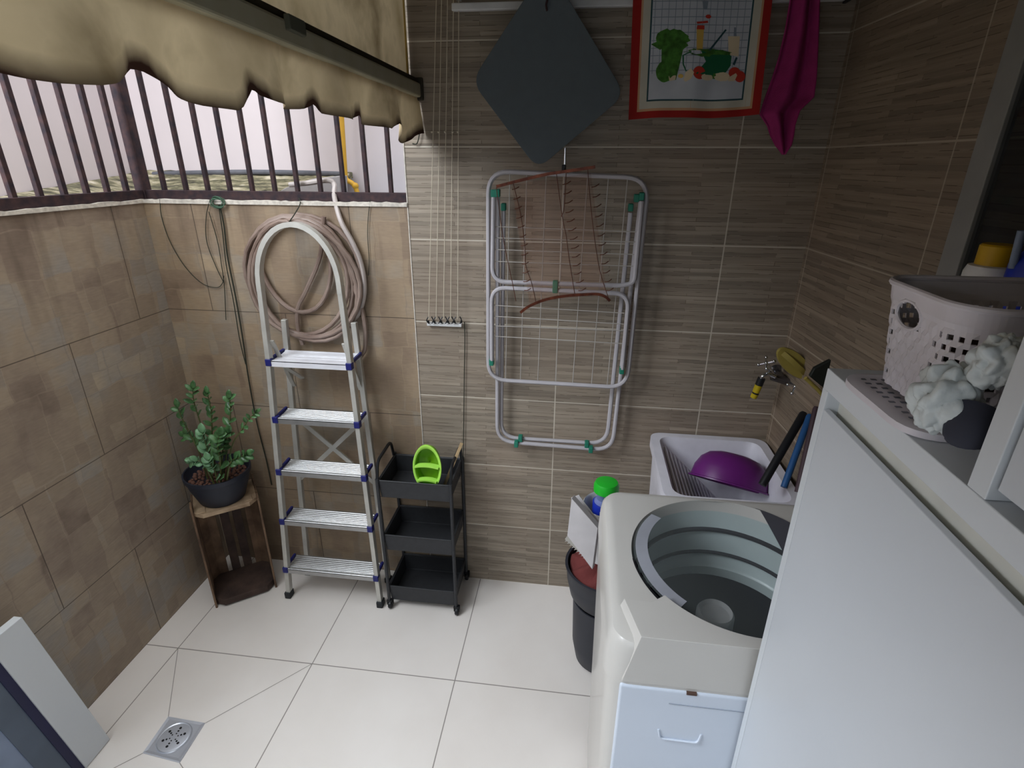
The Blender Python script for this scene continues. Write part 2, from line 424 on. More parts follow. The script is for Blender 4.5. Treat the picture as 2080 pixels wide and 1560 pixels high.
tan_b = tan_tile('tan_patchwork_tile_back', 'XZ', (-4.95, -8.07), (1., .94, .84))
tan_l = tan_tile('tan_patchwork_tile_left', 'YZ', (-4.95, -8.07))
grey_b = grey_tile('grey_ledger_tile_back', 'XZ', (-5.401, -3.), (1., .96, .90))
grey_r = grey_tile('grey_ledger_tile_right', 'YZ', (-5.401-.56, -3.), (.86, .78, .69), .6)  # same tile, darkened and browned to carry the right wall's shade
struct(MB().box((XL, 0, -.1), (XE, .14, HT)).build('wall_back', tan_b, smooth=False))
struct(MB().box((XE, 0, -.1), (XR+.25, .14, 2.6)).build('wall_back.001', grey_b, smooth=False))
struct(MB().box((XL-.14, -3.2, -.1), (XL, .14, HT)).build('wall_left', tan_l, smooth=False))
struct(MB().hexa([(rwx(.14), .14, -.1), (rwx(-3.2), -3.2, -.1), (rwx(-3.2)+.15, -3.2, -.1), (rwx(-3.2)+.15, .14, -.1),
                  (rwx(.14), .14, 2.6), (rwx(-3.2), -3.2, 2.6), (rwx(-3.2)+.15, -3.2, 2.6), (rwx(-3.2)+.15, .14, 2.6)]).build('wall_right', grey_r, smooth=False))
struct(MB().box((XL-.14, -3.3, -.1), (1.2, -3.2, 2.6)).build('wall_rear', M['plaster'], smooth=False))  # unseen wall added to keep sky light out from the kitchen side
struct(MB().box((-.58, -3.3, 2.5), (1.25, .14, 2.6)).build('ceiling', M['plaster'], smooth=False))
# ragged cement bedding line under the railing
cm = MB(); rg = random.Random(3)
for ax in (0, 1):
    n = 60
    a = (XL-.015, -.006) if ax == 0 else (XL-.002, -1.9); L_ = (XE-XL+.015) if ax == 0 else 1.9
    vs = []
    for i in range(n+1):
        q = L_*i/n; h = .006+rg.random()*.005; o = rg.random()*.002
        if ax == 0: vs += [(a[0]+q, a[1]-o, HT-.004), (a[0]+q, a[1]-o, HT+h), (a[0]+q, .03, HT+h), (a[0]+q, .03, HT-.004)]
        else: vs += [(XL+.006+o, a[1]+q, HT-.004), (XL+.006+o, a[1]+q, HT+h), (XL-.04, a[1]+q, HT+h), (XL-.04, a[1]+q, HT-.004)]
    fs = [(i*4+k, i*4+(k+1) % 4, (i+1)*4+(k+1) % 4, (i+1)*4+k) for i in range(n) for k in range(4)]
    cm.add(vs, fs+[(0, 1, 2, 3), (n*4, n*4+1, n*4+2, n*4+3)])
struct(cm.build('trim_1', M['cement'], smooth=False))
# thin pale grout edge where the tall wall meets the low wall
struct(MB().box((XE-.0015, -.0022, 0), (XE+.002, .002, 2.5)).build('trim_2', M['cement'], smooth=False))
# aluminium profile and tinted pane on the right wall
y0 = -.645
tr_ = MB(); tr_.hexa([(rwx(y0)-.02, y0, 1.2), (rwx(y0-.055)-.02, y0-.055, 1.2), (rwx(y0-.055)+.01, y0-.055, 1.2), (rwx(y0)+.01, y0, 1.2),
                      (rwx(y0)-.02, y0, 2.5), (rwx(y0-.055)-.02, y0-.055, 2.5), (rwx(y0-.055)+.01, y0-.055, 2.5), (rwx(y0)+.01, y0, 2.5)])
w1 = struct(tr_.build('window_1', mat('pale_grey_profile', (150, 150, 148), .5, .2), smooth=False, bevel=.002))
pn = MB(); ya, yb = y0-.05, -1.16
pn.hexa([(rwx(ya)-.012, ya, 1.2), (rwx(yb)-.012, yb, 1.2), (rwx(yb)-.006, yb, 1.2), (rwx(ya)-.006, ya, 1.2), (rwx(ya)-.012, ya, 2.5), (rwx(yb)-.012, yb, 2.5), (rwx(yb)-.006, yb, 2.5), (rwx(ya)-.006, ya, 2.5)])
pn.build('pane', M['tint'], w1, smooth=False)

# ------------------------------------------------------------------ beyond the low wall
nb = MB(); nb.box((-2.36, 1.0, 0), (2.2, 1.15, 3.3))
tag(MB().box((-2.5, -4.5, 0), (-2.362, 1.15, 3.3)).build('neighbour_building', M['paint'], smooth=False), 'pale pinkish rendered side building beyond the railing of the left wall', 'building')
tag(nb.build('neighbour_building', M['paint'], smooth=False), 'plain pale pinkish rendered building wall beyond the iron railing', 'building')
rf = MB()
def roofz(y): return 1.50+.235*(y-.14)
def rfn(u, v):
    x = -2.355+u*1.22; y = .15+v*.84
    return (x, y, roofz(y)+.008*math.sin(60*v)+.006*rg.random())
rf.grid(rfn, 40, 30)
LJ = [(-2.340,0.182,1.607),(-2.340,0.301,1.622),(-2.340,0.426,1.633),(-2.340,0.650,1.658),(-2.340,0.895,1.682),(-2.340,1.084,1.702)]
def rfn2(u, v):
    y = -2.6+u*3.58; x = -2.355+v*.66
    zt = LJ[0][2] if y < LJ[0][1] else LJ[-1][2]
    for a, b in zip(LJ, LJ[1:]):
        if a[1] <= y <= b[1]: zt = a[2]+(b[2]-a[2])*(y-a[1])/(b[1]-a[1])
    return (x, y, zt*(1-v)+(1.51+.06*max(0,y))*v+.006*rg.random())
rf.grid(rfn2, 60, 10)
tag(rf.build('mossy_ledge', M['moss'], smooth=False, solid=.03, off=-1), 'mossy stained concrete ledge of the building behind the railing', 'ledge')
gp = MB(); gp.tube(cr([(-2.221,0.930,1.685),(-2.169,0.930,1.688),(-1.912,0.930,1.695),(-1.689,0.930,1.699),(-1.417,0.930,1.698),(-1.173,0.930,1.693)],6), .013, 10)
tag(gp.build('gutter_pipe', M['lead']), 'dark grey horizontal pipe along the top of the mossy ledge', 'pipe')
wd = MB(); wd.prism([(-1.283,0.450,1.612),(-1.233,0.450,1.641),(-1.172,0.450,1.666),(-1.080,0.450,1.686),(-0.968,0.450,1.697),(-0.973,0.450,1.616)], (0, .08, 0))
tag(wd.build('cement_block', mat('smooth_grey_cement', (168,162,162), .8), smooth=False, bevel=.004), 'smooth light grey cement wedge beside the yellow pipe', 'block')
yp = MB(); yp.tube(fillet([(-1.113,0.900,2.118),(-1.124,0.900,1.949),(-1.137,0.900,1.668),(-1.102,0.900,1.652),(-1.088,0.900,1.633),(-1.077,0.900,1.590)], .02, 5, False), .012, 12)
ypo = thing('gas_pipe', 'yellow painted gas pipe with an elbow seen through the railing', 'pipe', (-1.146,0.900,1.590))
yp.build('pipe', M['ypipe'], ypo)
c0 = Vector((-1.137,0.900,1.665)); MB().ball(c0, .019).build('elbow', M['ypipe'], ypo)
c0 = Vector((-1.088,0.900,1.638)); MB().ball(c0, .017).build('elbow', M['ypipe'], ypo)
tl = MB(); tl.box((-1.06,.55,1.55),(-.50,.98,1.585))
tag(tl.build('blue_sill', mat('faded_teal_paint', (120,146,160), .7), smooth=False), 'faded teal sill strip low behind the last bars', 'sill')

# railing
def railing(name, label, along, posts, base, step, n, side):
    r = thing(name, label, 'railing', base)
    b = MB()
    if along == 'x': b.box((XL-.002, .025, HT+.008), (XE, .055, HT+.04))
    else: b.box((XL-.037, -2.4, HT+.008), (XL-.007, .02, HT+.04))
    b.build('bottom_rail', M['rust'], r, smooth=False, bevel=.002)
    for k in range(n):
        q = MB()
        if along == 'x': x = base[0]+step*(k+1); q.box((x-.0068, .032, HT+.035), (x+.0068, .048, 2.745))
        else: y = base[1]-step*(k+1); q.box((XL-.030, y-.008, HT+.035), (XL-.014, y+.008, 2.75))
        q.build('bar', M['rust'], r, smooth=False, bevel=.0015)
    if posts:
        MB().box((XL-.04, .022, HT+.005), (XL-.002, .06, 2.75)).build('corner_post', M['rust'], r, smooth=False, bevel=.002)
    t_ = MB()
    if along == 'x': t_.box((XL-.002, .025, 2.74), (XE, .055, 2.77))
    else: t_.box((XL-.037, -2.4, 2.74), (XL-.007, .02, 2.77))
    t_.build('top_rail', M['rust'], r, smooth=False, bevel=.002)
railing('iron_railing', 'rusty dark iron railing with corner post on top of the back low wall', 'x', True, (XL-.02, .04, HT), .0868, 11, 0)
railing('iron_railing', 'rusty dark iron railing running along the top of the left wall', 'y', False, (XL-.02, .045, HT), .0835, 22, 0)

# ------------------------------------------------------------------ awning
aw = thing('awning', 'dirty beige canvas drop awning with scalloped mouldy edge over the railing', 'awning', (-.47, 0, 2.5))
AX = -.47
low = [(AX, p[1], p[2]) for p in [(-0.470,-1.422,1.836),(-0.470,-1.398,1.831),(-0.470,-1.380,1.829),(-0.470,-1.361,1.827),(-0.470,-1.339,1.826),(-0.470,-1.309,1.828),(-0.470,-1.278,1.834),(-0.470,-1.249,1.844),(-0.470,-1.226,1.856),(-0.470,-1.207,1.855),(-0.470,-1.172,1.846),(-0.470,-1.132,1.836),(-0.470,-1.081,1.828),(-0.470,-1.033,1.825),(-0.470,-1.017,1.841),(-0.470,-0.989,1.861),(-0.470,-0.973,1.854),(-0.470,-0.927,1.847),(-0.470,-0.843,1.843),(-0.470,-0.783,1.848),(-0.470,-0.741,1.861),(-0.470,-0.714,1.846),(-0.470,-0.621,1.840),(-0.470,-0.551,1.848),(-0.470,-0.509,1.857),(-0.470,-0.464,1.841),(-0.470,-0.325,1.837),(-0.470,-0.258,1.855),(-0.470,-0.207,1.826),(-0.470,-0.143,1.805)]]
low = [(AX, -3.2, 1.82), (AX, -2.6, 1.80), (AX, -2.2, 1.84), (AX, -1.9, 1.79), (AX, -1.65, 1.83)]+low+[(AX, -.012, 1.84), (AX, 0, 1.84)]
N = 280; ys = [-3.15+(3.15-.004)*i/N for i in range(N+1)]
def lowz(y):
    for a, b in zip(low, low[1:]):
        if a[1] <= y <= b[1]: return a[2]+(b[2]-a[2])*(y-a[1])/max(b[1]-a[1], 1e-6)
    return 1.84
val = MB(); vs = []; at_ = []; nv = 14
for j in range(nv+1):
    for i, y in enumerate(ys):
        v = j/nv; z0 = lowz(y); z = 1.952*(1-v)+z0*v
        x = AX-.004+v*(.018*math.sin(y*19+1)+.008*math.sin(y*47))
        vs.append((x, y, z)); at_.append(min(1, max(0, 1-(z-z0)/.035))*.7+(.42 if z0 > 1.85 or y > -.12 else .2)*v)
W = N+1
val.add(vs, [(j*W+i, j*W+i+1, (j+1)*W+i+1, (j+1)*W+i) for j in range(nv) for i in range(N)])
val.build('valance', M['canvas'], aw, attr=('mould', at_), recalc=False)
cu = MB(); vs = []; at_ = []
for j in range(13):
    for i in range(61):
        y = -3.15+(3.15-.004)*i/60; z = 1.97+.53*j/12
        vs.append((AX-.03-.012*math.sin(y*6)*(j/12), y, z)); at_.append(max(0, .45-(z-1.97)*3)+(.25 if i > 59 else 0))
cu.add(vs, [(j*61+i, j*61+i+1, (j+1)*61+i+1, (j+1)*61+i) for j in range(12) for i in range(60)])
cu.build('canvas_sheet', M['canvas'], aw, attr=('mould', at_), recalc=False)
MB().tube([(AX-.028, -.028, 1.97), (AX-.028, -.028, 2.5)], .003, 6).build('hem_cord', M['t_yel'], aw)
br = MB(); br.tube([(AX-.008, -2.6, 1.963), (AX-.008, -.02, 1.963)], .02, 4, flat=(.020, .018, (0, 0, 1)))
br.build('front_bar', mat('grimy_beige_metal', (206, 200, 172), .6, 0, .3, 20, rgb2=(168, 160, 132)), aw, smooth=False, bevel=.006)
MB().box((AX-.03, -2.6, 1.985), (AX+.0, -.02, 1.998)).build('upper_lip', mat('dark_lip_metal', (64, 56, 38), .8), aw, smooth=False, bevel=.003)  # plain dark strip along the top of the bar
MB().box((AX+.008, -.86, 1.965), (AX+.02, -.80, 1.99)).build('bracket', mat('grey_bracket', (84, 84, 70), .6), aw, smooth=False, bevel=.003)
MB().box((AX-.03, -.02, 1.935), (AX+.016, -.008, 2.0)).build('end_cap', mat('dark_end_cap', (48, 42, 30), .7), aw, smooth=False, bevel=.004)
hk = MB(); hk.tube(cr([(-0.478,-0.010,1.899),(-0.472,-0.010,1.863),(-0.484,-0.010,1.812),(-0.501,-0.010,1.809)],4), .002, 6)
tag(hk.build('hanging_cord_stub', M['cordd']), 'short dark cord stub hanging from the awning end at the wall', 'cord')

# ------------------------------------------------------------------ things on the low wall: wires, hose
def cable(name, pts, r, m, label, cat='cord', group=None, n=8):
    return tag(MB().tube(cr(pts, n), r, 6).build(name, m), label, cat, group)
cable('dangling_wire', [(-1.462,-0.006,1.623),(-1.472,-0.006,1.562),(-1.461,-0.006,1.474),(-1.424,-0.006,1.383),(-1.368,-0.006,1.319),(-1.310,-0.006,1.304),(-1.282,-0.006,1.322),(-1.270,-0.006,1.350)], .0014, M['cordd'], 'thin dark wire sagging in a wide loop from the low wall top', 'wire')
cable('dangling_wire', [(-1.264,-0.007,1.625),(-1.293,-0.007,1.565),(-1.311,-0.007,1.477),(-1.295,-0.007,1.387),(-1.275,-0.007,1.322)], .0014, M['cordd'], 'thin dark wire in a narrow bow left of the green knot', 'wire')
cable('dangling_wire', [(-1.278,-0.008,1.583),(-1.267,-0.008,1.478),(-1.270,-0.008,1.388),(-1.274,-0.008,1.323),(-1.284,-0.008,1.255),(-1.297,-0.008,1.177)], .0014, M['cordd'], 'thin straight dark wire hanging beside the narrow bow', 'wire')
cable('loose_rope', [(-1.230,-0.009,1.609),(-1.229,-0.009,1.532),(-1.238,-0.009,1.425),(-1.237,-0.009,1.277),(-1.240,-0.009,1.119),(-1.249,-0.009,0.930),(-1.250,-0.009,0.729),(-1.240,-0.009,0.563),(-1.237,-0.009,0.426)], .0026, M['cordd'], 'long thick dark cord hanging down the tan wall beside the ladder', 'cord')
cable('loose_rope', [(-1.232,-0.012,1.609),(-1.237,-0.012,1.515),(-1.248,-0.012,1.389),(-1.247,-0.012,1.258),(-1.252,-0.012,1.099),(-1.247,-0.012,0.996)], .0018, M['cordd'], 'shorter dark cord hanging next to the long one', 'cord')
gk = MB()
for k in range(7):
    a = k*.9; pts = []
    for q in range(13):
        th = a+q*2*PI/12
        pts.append(Vector((-1.233,0.000,1.603))+Vector((.028*math.cos(th)*(1-.05*k), -.014+.006*math.sin(3*th+k), .022*math.sin(th)*(1-.08*k)+.012)))
    gk.tube(pts, .0012, 5)
tag(gk.build('string_knot', M['cordg']), 'tangled green string knot tied on the railing bottom', 'string')
cable('dangling_wire', [(-0.665,-0.006,1.632),(-0.678,-0.006,1.575),(-0.687,-0.006,1.507),(-0.690,-0.006,1.421),(-0.699,-0.006,1.367)], .0012, M['cordd'], 'thin dark wire hanging from the low wall right of the hose', 'wire')

# garden hose: coils hanging on a wire hook, tail over the wall
hp = [(-0.899,-0.030,1.674),(-0.995,-0.030,1.662),(-0.921,-0.030,1.669),(-0.848,-0.030,1.678),(-0.824,-0.030,1.664),(-0.806,-0.030,1.624),(-0.774,-0.030,1.559),(-0.742,-0.030,1.492),(-0.717,-0.030,1.424),(-0.710,-0.030,1.344),(-0.721,-0.030,1.280),(-0.748,-0.030,1.223),(-0.789,-0.030,1.184)]
hz = thing('garden_hose', 'brownish translucent garden hose coiled on the tan wall behind the ladder', 'hose', (-0.923,-0.020,1.572))
tail = [(p[0], .07 if i < 4 else (.02 if i == 4 else -.02), p[2]+(.012 if i < 5 else 0)) for i, p in enumerate(hp[1:])]
loops = []
def ell(cu_, cv, ru, rv, y, n=28, a0=0, a1=2*PI, ph=0):
    out = []
    for k in range(n+1):
        a = a0+(a1-a0)*k/n; out.append((cu_+ru*math.sin(a)+.012*math.sin(2*a+ph), y+.005*math.sin(a*3+ph), cv+rv*math.cos(a)))
    return out
ctr = [(-0.946,-0.030,1.364),(-0.913,-0.030,1.582),(-0.983,-0.030,1.117),(-1.164,-0.030,1.358),(-0.713,-0.030,1.371)]
cx, cz = ctr[0][0], (ctr[1][2]+ctr[2][2])/2; RU = (ctr[4][0]-ctr[3][0])/2; RV = (ctr[1][2]-ctr[2][2])/2
cx = (ctr[4][0]+ctr[3][0])/2
co = []
for k, (fu, fv, dx, y) in enumerate([(.96, .99, 0, -.014), (.92, .95, -.012, -.022), (.88, .97, .006, -.03), (.94, .93, -.004, -.036), (.80, .90, -.02, -.028), (.62, .70, -.03, -.018)]):
    top = cz+RV*.985-.006*k
    co += ell(cx+dx, top-RV*fv, RU*fu, RV*fv, y, ph=k*1.3)[:-1]
MB().tube(co, .0088, 9).build('coil', M['hose'], hz)
MB().tube(cr(tail, 6), .0088, 9).build('tail', mat('pale_hose', (186, 176, 172), .35), hz)
MB().tube(cr([(-0.789,-0.020,1.473),(-0.761,-0.020,1.368),(-0.727,-0.020,1.222),(-0.731,-0.020,1.105),(-0.749,-0.020,1.064),(-0.779,-0.020,1.033)],6), .0085, 8).build('loose_end', M['hose'], hz)
MB().tube(cr([(-0.835,-0.020,1.574),(-0.868,-0.020,1.436),(-0.940,-0.020,1.308),(-0.983,-0.020,1.240),(-0.995,-0.020,1.163),(-0.986,-0.020,1.094)],6), .0085, 8).build('inner_strand', M['hose'], hz)
wh = MB(); wh.tube(cr([((-0.952,0.040,1.635))]+[(-0.920,-0.012,1.618)]+[(-0.923,-0.050,1.588),(-0.950,-0.050,1.558)],5), .0018, 6)
tag(wh.build('wire_hook', M['cordd']), 'bent dark wire hook holding the coiled hose to the railing', 'hook')

# ------------------------------------------------------------------ aluminium step ladder
LB = (-.9, -.17, 0)
ld = thing('step_ladder', 'silver aluminium step ladder with blue corner caps leaning by tan wall', 'ladder', LB)
def fy(z): return -.212+.05*z
steps = [(.155, -1.106, -.708), (.395, -1.088, -.714), (.625, -1.070, -.720), (.85, -1.052, -.728), (1.078, -1.046, -.738)]
# one continuous hooped front frame is two rails plus the hoop
lx = lambda z: -1.112+(.064)*(z/1.08) if z < 1.08 else -1.048+.008*(z-1.08)/.3
rx = lambda z: -.700-(.036)*(z/1.08) if z < 1.08 else -.736-.012*(z-1.08)/.3
for sgn, fx_ in ((-1, lx), (1, rx)):
    pts = [(fx_(z), fy(z), z) for z in (.025, .3, .6, .9, 1.08, 1.25, 1.36)]
    MB().tube(pts, .01, flat=(.013, .009, (0, 1, 0))).build('front_rail', M['alu_mat'], ld, smooth=False, bevel=.002)
    MB().box((fx_(0)-.013, fy(0)-.018, 0), (fx_(0)+.013, fy(0)+.018, .03)).build('foot', M['foot'], ld, smooth=False, bevel=.003)
hc = ((lx(1.36)+rx(1.36))/2, 1.36); hr = (rx(1.36)-lx(1.36))/2
hoop = [(hc[0]-hr*math.cos(PI*k/20), fy(1.36+.19*math.sin(PI*k/20)), 1.36+.198*math.sin(PI*k/20)) for k in range(21)]
MB().tube([(lx(1.33), fy(1.33), 1.33)]+hoop+[(rx(1.33), fy(1.33), 1.33)], .01, flat=(.014, .0085, (0, 1, 0))).build('top_hoop', M['alu_mat'], ld, ang=30)
for i, (z, xa, xb) in enumerate(steps):
    yf = fy(z)-.014; dep = .088 if i < 4 else .115
    b = MB(); nr = 9
    b.box((xa+.008, yf, z-.022), (xb-.008, yf+.012, z)); b.box((xa+.008, yf+dep-.008, z-.02), (xb-.008, yf+dep, z+.004))
    # curved, ribbed tread
    prof = []
    for k in range(nr*4+1):
        u = k/(nr*4); prof.append((yf+dep*u, z+.0035*(1-math.cos(PI*u))*.5-.004*math.sin(PI*u)+(.0022 if (k % 4 in (1, 2) and i < 4) else 0)))
    for k in range(len(prof)-1):
        (y1, z1), (y2, z2) = prof[k], prof[k+1]
        b.add([(xa+.01, y1, z1), (xb-.01, y1, z1), (xb-.01, y2, z2), (xa+.01, y2, z2), (xa+.01, y1, z1-.003), (xb-.01, y1, z1-.003), (xb-.01, y2, z2-.003), (xa+.01, y2, z2-.003)],
              [(0, 1, 2, 3), (7, 6, 5, 4), (0, 4, 5, 1), (2, 6, 7, 3), (0, 3, 7, 4), (1, 5, 6, 2)])
    st = b.build('step' if i < 4 else 'platform', M['alu'] if i < 4 else mat('bright_platform', (226, 226, 232), .5, .2), ld, ang=25)
    for sx_, x in ((-1, xa), (1, xb)):
        c = MB(); c.box((x-.010, yf-.004, z-.020), (x+.012, yf+.018, z+.006)); c.hexa([(x-.004, yf+.01, z-.006), (x+.006, yf+.01, z-.006), (x+.006, yf+dep, z-.004), (x-.004, yf+dep, z-.004), (x-.004, yf+.01, z+.006), (x+.006, yf+.01, z+.006), (x+.006, yf+dep, z+.010), (x-.004, yf+dep, z+.010)])
        c.build('corner_cap', M['bluecap'], st, smooth=False, bevel=.002)
def ry(z): return -.07+.02*z
for x0, x1 in ((-1.095, -1.03), (-.715, -.755)):
    MB().tube([(x0+(x1-x0)*z/1.2, ry(z), z) for z in (.02, .4, .8, 1.1, 1.2)], .01, flat=(.010, .010, (0, 1, 0))).build('rear_leg', M['alu_mat'], ld, smooth=False, bevel=.002)
    MB().box((x0-.014, ry(0)-.014, 0), (x0+.014, ry(0)+.014, .025)).build('foot', M['foot'], ld, smooth=False, bevel=.003)
for a, b in (((-1.07, .50), (-.74, .82)), ((-1.06, .82), (-.725, .50))):
    MB().tube([(a[0], ry(.6)-.004, a[1]), (b[0], ry(.7)-.004, b[1])], .006, flat=(.003, .009, (0, 1, 0))).build('cross_brace', M['alu_mat'], ld, smooth=False)
for x in (-1.03, -.755): MB().tube([(x, fy(1.0)+.01, 1.15), (x, ry(.9), .93)], .005, flat=(.003, .008, (0, 1, 0))).build('hinge_strut', M['alu_mat'], ld, smooth=False)
MB().tube([(-1.02, fy(1.03)+.03, 1.05), (-.99, ry(.97), .965)], .005, flat=(.003, .008, (0, 1, 0))).build('lock_strut', M['alu_mat'], ld, smooth=False)

# ------------------------------------------------------------------ wooden crate, pot and plant
CF = Vector((-1.372, -.325, 0)); cu_ = Vector((.79, .61, 0)).normalized(); cv_ = Vector((-cu_.y, cu_.x, 0))
CM = Matrix(((cu_.x, cv_.x, 0, CF.x), (cu_.y, cv_.y, 0, CF.y), (0, 0, 1, 0), (0, 0, 0, 1)))
cw, cd, ch = .228, .185, .47
cr_ = thing('wooden_crate', 'dark weathered wooden fruit crate standing on end in the left corner', 'crate', tuple(CF+cu_*.11+cv_*.09))
def cbox(n, lo, hi, m, bev=.002): return MB().box(lo, hi, CM).build(n, m, cr_, smooth=False, bevel=bev)
# top and bottom end boards with clipped front corners
for nm, z0, z1, m in (('bottom_board', .008, .038, M['wooddark']), ('top_board', ch-.018, ch, M['woodpale'])):
    P = [CM @ Vector(p) for p in ((.03, 0, z0), (cw-.03, 0, z0), (cw, .03, z0), (cw, cd, z0), (0, cd, z0), (0, .03, z0))]
    MB().prism(P, (0, 0, z1-z0)).build(nm, m, cr_, smooth=False, bevel=.002)
for k in range(3): cbox('side_slat', (-.008, .012+.06*k, 0 if k == 0 else .01), (0, .062+.06*k, ch+(.035 if k == 0 else 0)), M['wood'])
for k in range(3): cbox('side_slat', (cw, .012+.06*k, 0 if k == 0 else .01), (cw+.008, .062+.06*k, ch+(.03 if k == 2 else 0)), M['wood'])
for k, (a, b) in enumerate(((.0, .062), (.078, .112), (.126, .16), (.176, cw))): cbox('back_slat', (a, cd, .01), (b, cd+.008, ch), M['wooddark'] if k in (1, 2) else M['wood'])
for x in (0, cw-.028): 
    P = [CM @ Vector(p) for p in ((x, cd, .03), (x+.028, cd, .03), (x+.028, cd-.028, .03))] if x else [CM @ Vector(p) for p in ((x, cd, .03), (x+.028, cd, .03), (x, cd-.028, .03))]
    MB().prism(P, (0, 0, ch-.05)).build('corner_post', M['wood'], cr_, smooth=False)
for x in (.012, cw-.046): cbox('corner_block', (x, .01, ch), (x+.03, .05, ch+.004), M['woodpale'])
for x, y in ((.05, .01), (cw-.05, .01), (.01, cd-.02), (cw-.02, cd-.02)): cbox('foot_block', (x-.012, y, 0), (x+.012, y+.02, .013), M['wooddark'])

pc = Vector((-1.343, -.182, .471))
pt = thing('plant_pot', 'round navy black plastic plant pot on top of the wooden crate', 'pot', tuple(pc))
MB().lathe([(.0, 0), (.08, 0), (.086, .006), (.112, .08), (.118, .112), (.124, .114), (.125, .132), (.119, .132), (.113, .105), (.108, .098)], pc, 40).build('bowl', M['pot'], pt)
MB().lathe([(.0, .092), (.06, .094), (.110, .092)], pc, 32).build('soil', M['soil'], pt)
pb = None; rp = random.Random(11); pl = []
tries = 0
while len(pl) < 120 and tries < 6000:
    tries += 1; a = rp.random()*2*PI; q = .102*math.sqrt(rp.random()); x, y = q*math.cos(a), q*math.sin(a)
    if any((x-u)**2+(y-v)**2 < .0155**2 for u, v in pl): continue
    pl.append((x, y))
for i, (x, y) in enumerate(pl):
    if pb is None:
        pb = MB().ball((0, 0, 0), (.0088, .008, .0075), 9, 6).build('clay_pebble', M['clay']); o = pb
    else: o = pb.copy(); COL.objects.link(o)
    o.location = pc+Vector((x, y, .0985+rp.random()*.004)); s_ = .8+.35*rp.random(); o.scale = (s_, s_*.95, s_); o.rotation_euler = (rp.random(), rp.random(), rp.random()*6)
    tag(o, 'small round brown clay pebble covering the soil in the plant pot', 'pebble', 'clay pebbles in the plant pot')
plant = thing('potted_plant', 'green leafy plant with upright glossy stems growing in the navy pot', 'plant', (pc.x, pc.y, pc.z+.095))
def leafmesh(b, p, d, up, L_, w):
    d = d.normalized(); s_ = d.cross(up).normalized(); u_ = s_.cross(d)
    vs = []; n = 6
    for k in range(n+1):
        q = k/n; ww = w*math.sin(PI*min(1, q*.92+.06))**.7; c = p+d*L_*q+u_*(-.18*L_*q*q)
        vs += [c-s_*ww+u_*.12*w, c, c+s_*ww+u_*.12*w]
    b.add(vs, [(k*3+i, k*3+i+1, k*3+i+4, k*3+i+3) for k in range(n) for i in (0, 1)])
def stem(pts, nl, L_, w, start=.25, pale=False, seed=0):
    rr = random.Random(seed); c = cr(pts, 8)
    so = MB().tube(c, [.0035-.002*k/len(c) for k in range(len(c))], 6).build('stem', M['stem'], plant)
    lb = MB()
    for k in range(nl):
        q = start+(1-start)*k/max(1, nl-1); i = min(len(c)-2, int(q*(len(c)-1))); t_ = (c[i+1]-c[i]).normalized()
        sd = t_.cross(Vector((.3, 1, .1))).normalized()*(1 if k % 2 else -1); sd = sd+Vector((rr.uniform(-.3, .3), rr.uniform(-.9, .3), rr.uniform(-.2, .3)))
        leafmesh(lb, c[i], sd*1.0+t_*.9, Vector((rr.uniform(-.3, .3), -.6, 1)), L_*rr.uniform(.75, 1.15)*(1-.25*q), w*rr.uniform(.8, 1.1)*(1-.2*q))
    leafmesh(lb, c[-1], (c[-1]-c[-2]), Vector((.2, -1, .4)), L_*.8, w*.8)
    lb.build('leaves', M['leafl'] if pale else M['leaf'], so, solid=.0008)
root = [(-1.323,-0.200,0.644),(-1.345,-0.200,0.619),(-1.294,-0.200,0.635),(-1.358,-0.200,0.630),(-1.280,-0.200,0.629)]
def st_(px, **k): stem([(px[0][0], px[0][1], min(px[0][2], .575))]+px[1:], **k)
st_([(-1.359,-0.200,0.596),(-1.346,-0.200,0.731),(-1.354,-0.200,0.837),(-1.358,-0.200,0.910),(-1.349,-0.200,0.961)], nl=9, L_=.042, w=.013, start=.55, seed=1)
st_([(-1.354,-0.180,0.584),(-1.337,-0.180,0.721),(-1.321,-0.180,0.808),(-1.311,-0.180,0.872),(-1.311,-0.180,0.934)], nl=15, L_=.04, w=.013, start=.2, seed=2)
st_([(-1.315,-0.190,0.593),(-1.270,-0.190,0.709),(-1.237,-0.190,0.819),(-1.221,-0.190,0.883),(-1.217,-0.190,0.924)], nl=9, L_=.045, w=.014, start=.4, seed=3)
st_([(-1.292,-0.210,0.603),(-1.231,-0.210,0.734),(-1.181,-0.210,0.801),(-1.136,-0.210,0.856),(-1.106,-0.210,0.883)], nl=10, L_=.032, w=.009, start=.5, seed=4)
st_([(-1.361,-0.220,0.603),(-1.371,-0.220,0.696),(-1.392,-0.220,0.781),(-1.408,-0.220,0.843),(-1.413,-0.220,0.889)], nl=9, L_=.045, w=.014, start=.35, seed=5)
st_([(-1.324,-0.240,0.612),(-1.317,-0.240,0.690),(-1.317,-0.240,0.754),(-1.319,-0.240,0.797)], nl=12, L_=.05, w=.018, start=.2, pale=True, seed=6)
st_([(-1.285,-0.250,0.614),(-1.265,-0.250,0.689),(-1.261,-0.250,0.753),(-1.246,-0.250,0.796)], nl=13, L_=.05, w=.018, start=.15, seed=7)
st_([(-1.264,-0.250,0.621),(-1.224,-0.250,0.681),(-1.185,-0.250,0.706),(-1.151,-0.250,0.725)], nl=10, L_=.045, w=.015, start=.3, seed=8)
st_([(-1.313,-0.250,0.612),(-1.337,-0.250,0.661),(-1.363,-0.250,0.681),(-1.388,-0.250,0.679)], nl=9, L_=.042, w=.016, start=.3, pale=True, seed=9)
st_([(-1.316,-0.200,0.599),(-1.288,-0.200,0.691),(-1.266,-0.200,0.737),(-1.248,-0.200,0.781)], nl=12, L_=.048, w=.017, start=.2, seed=10)
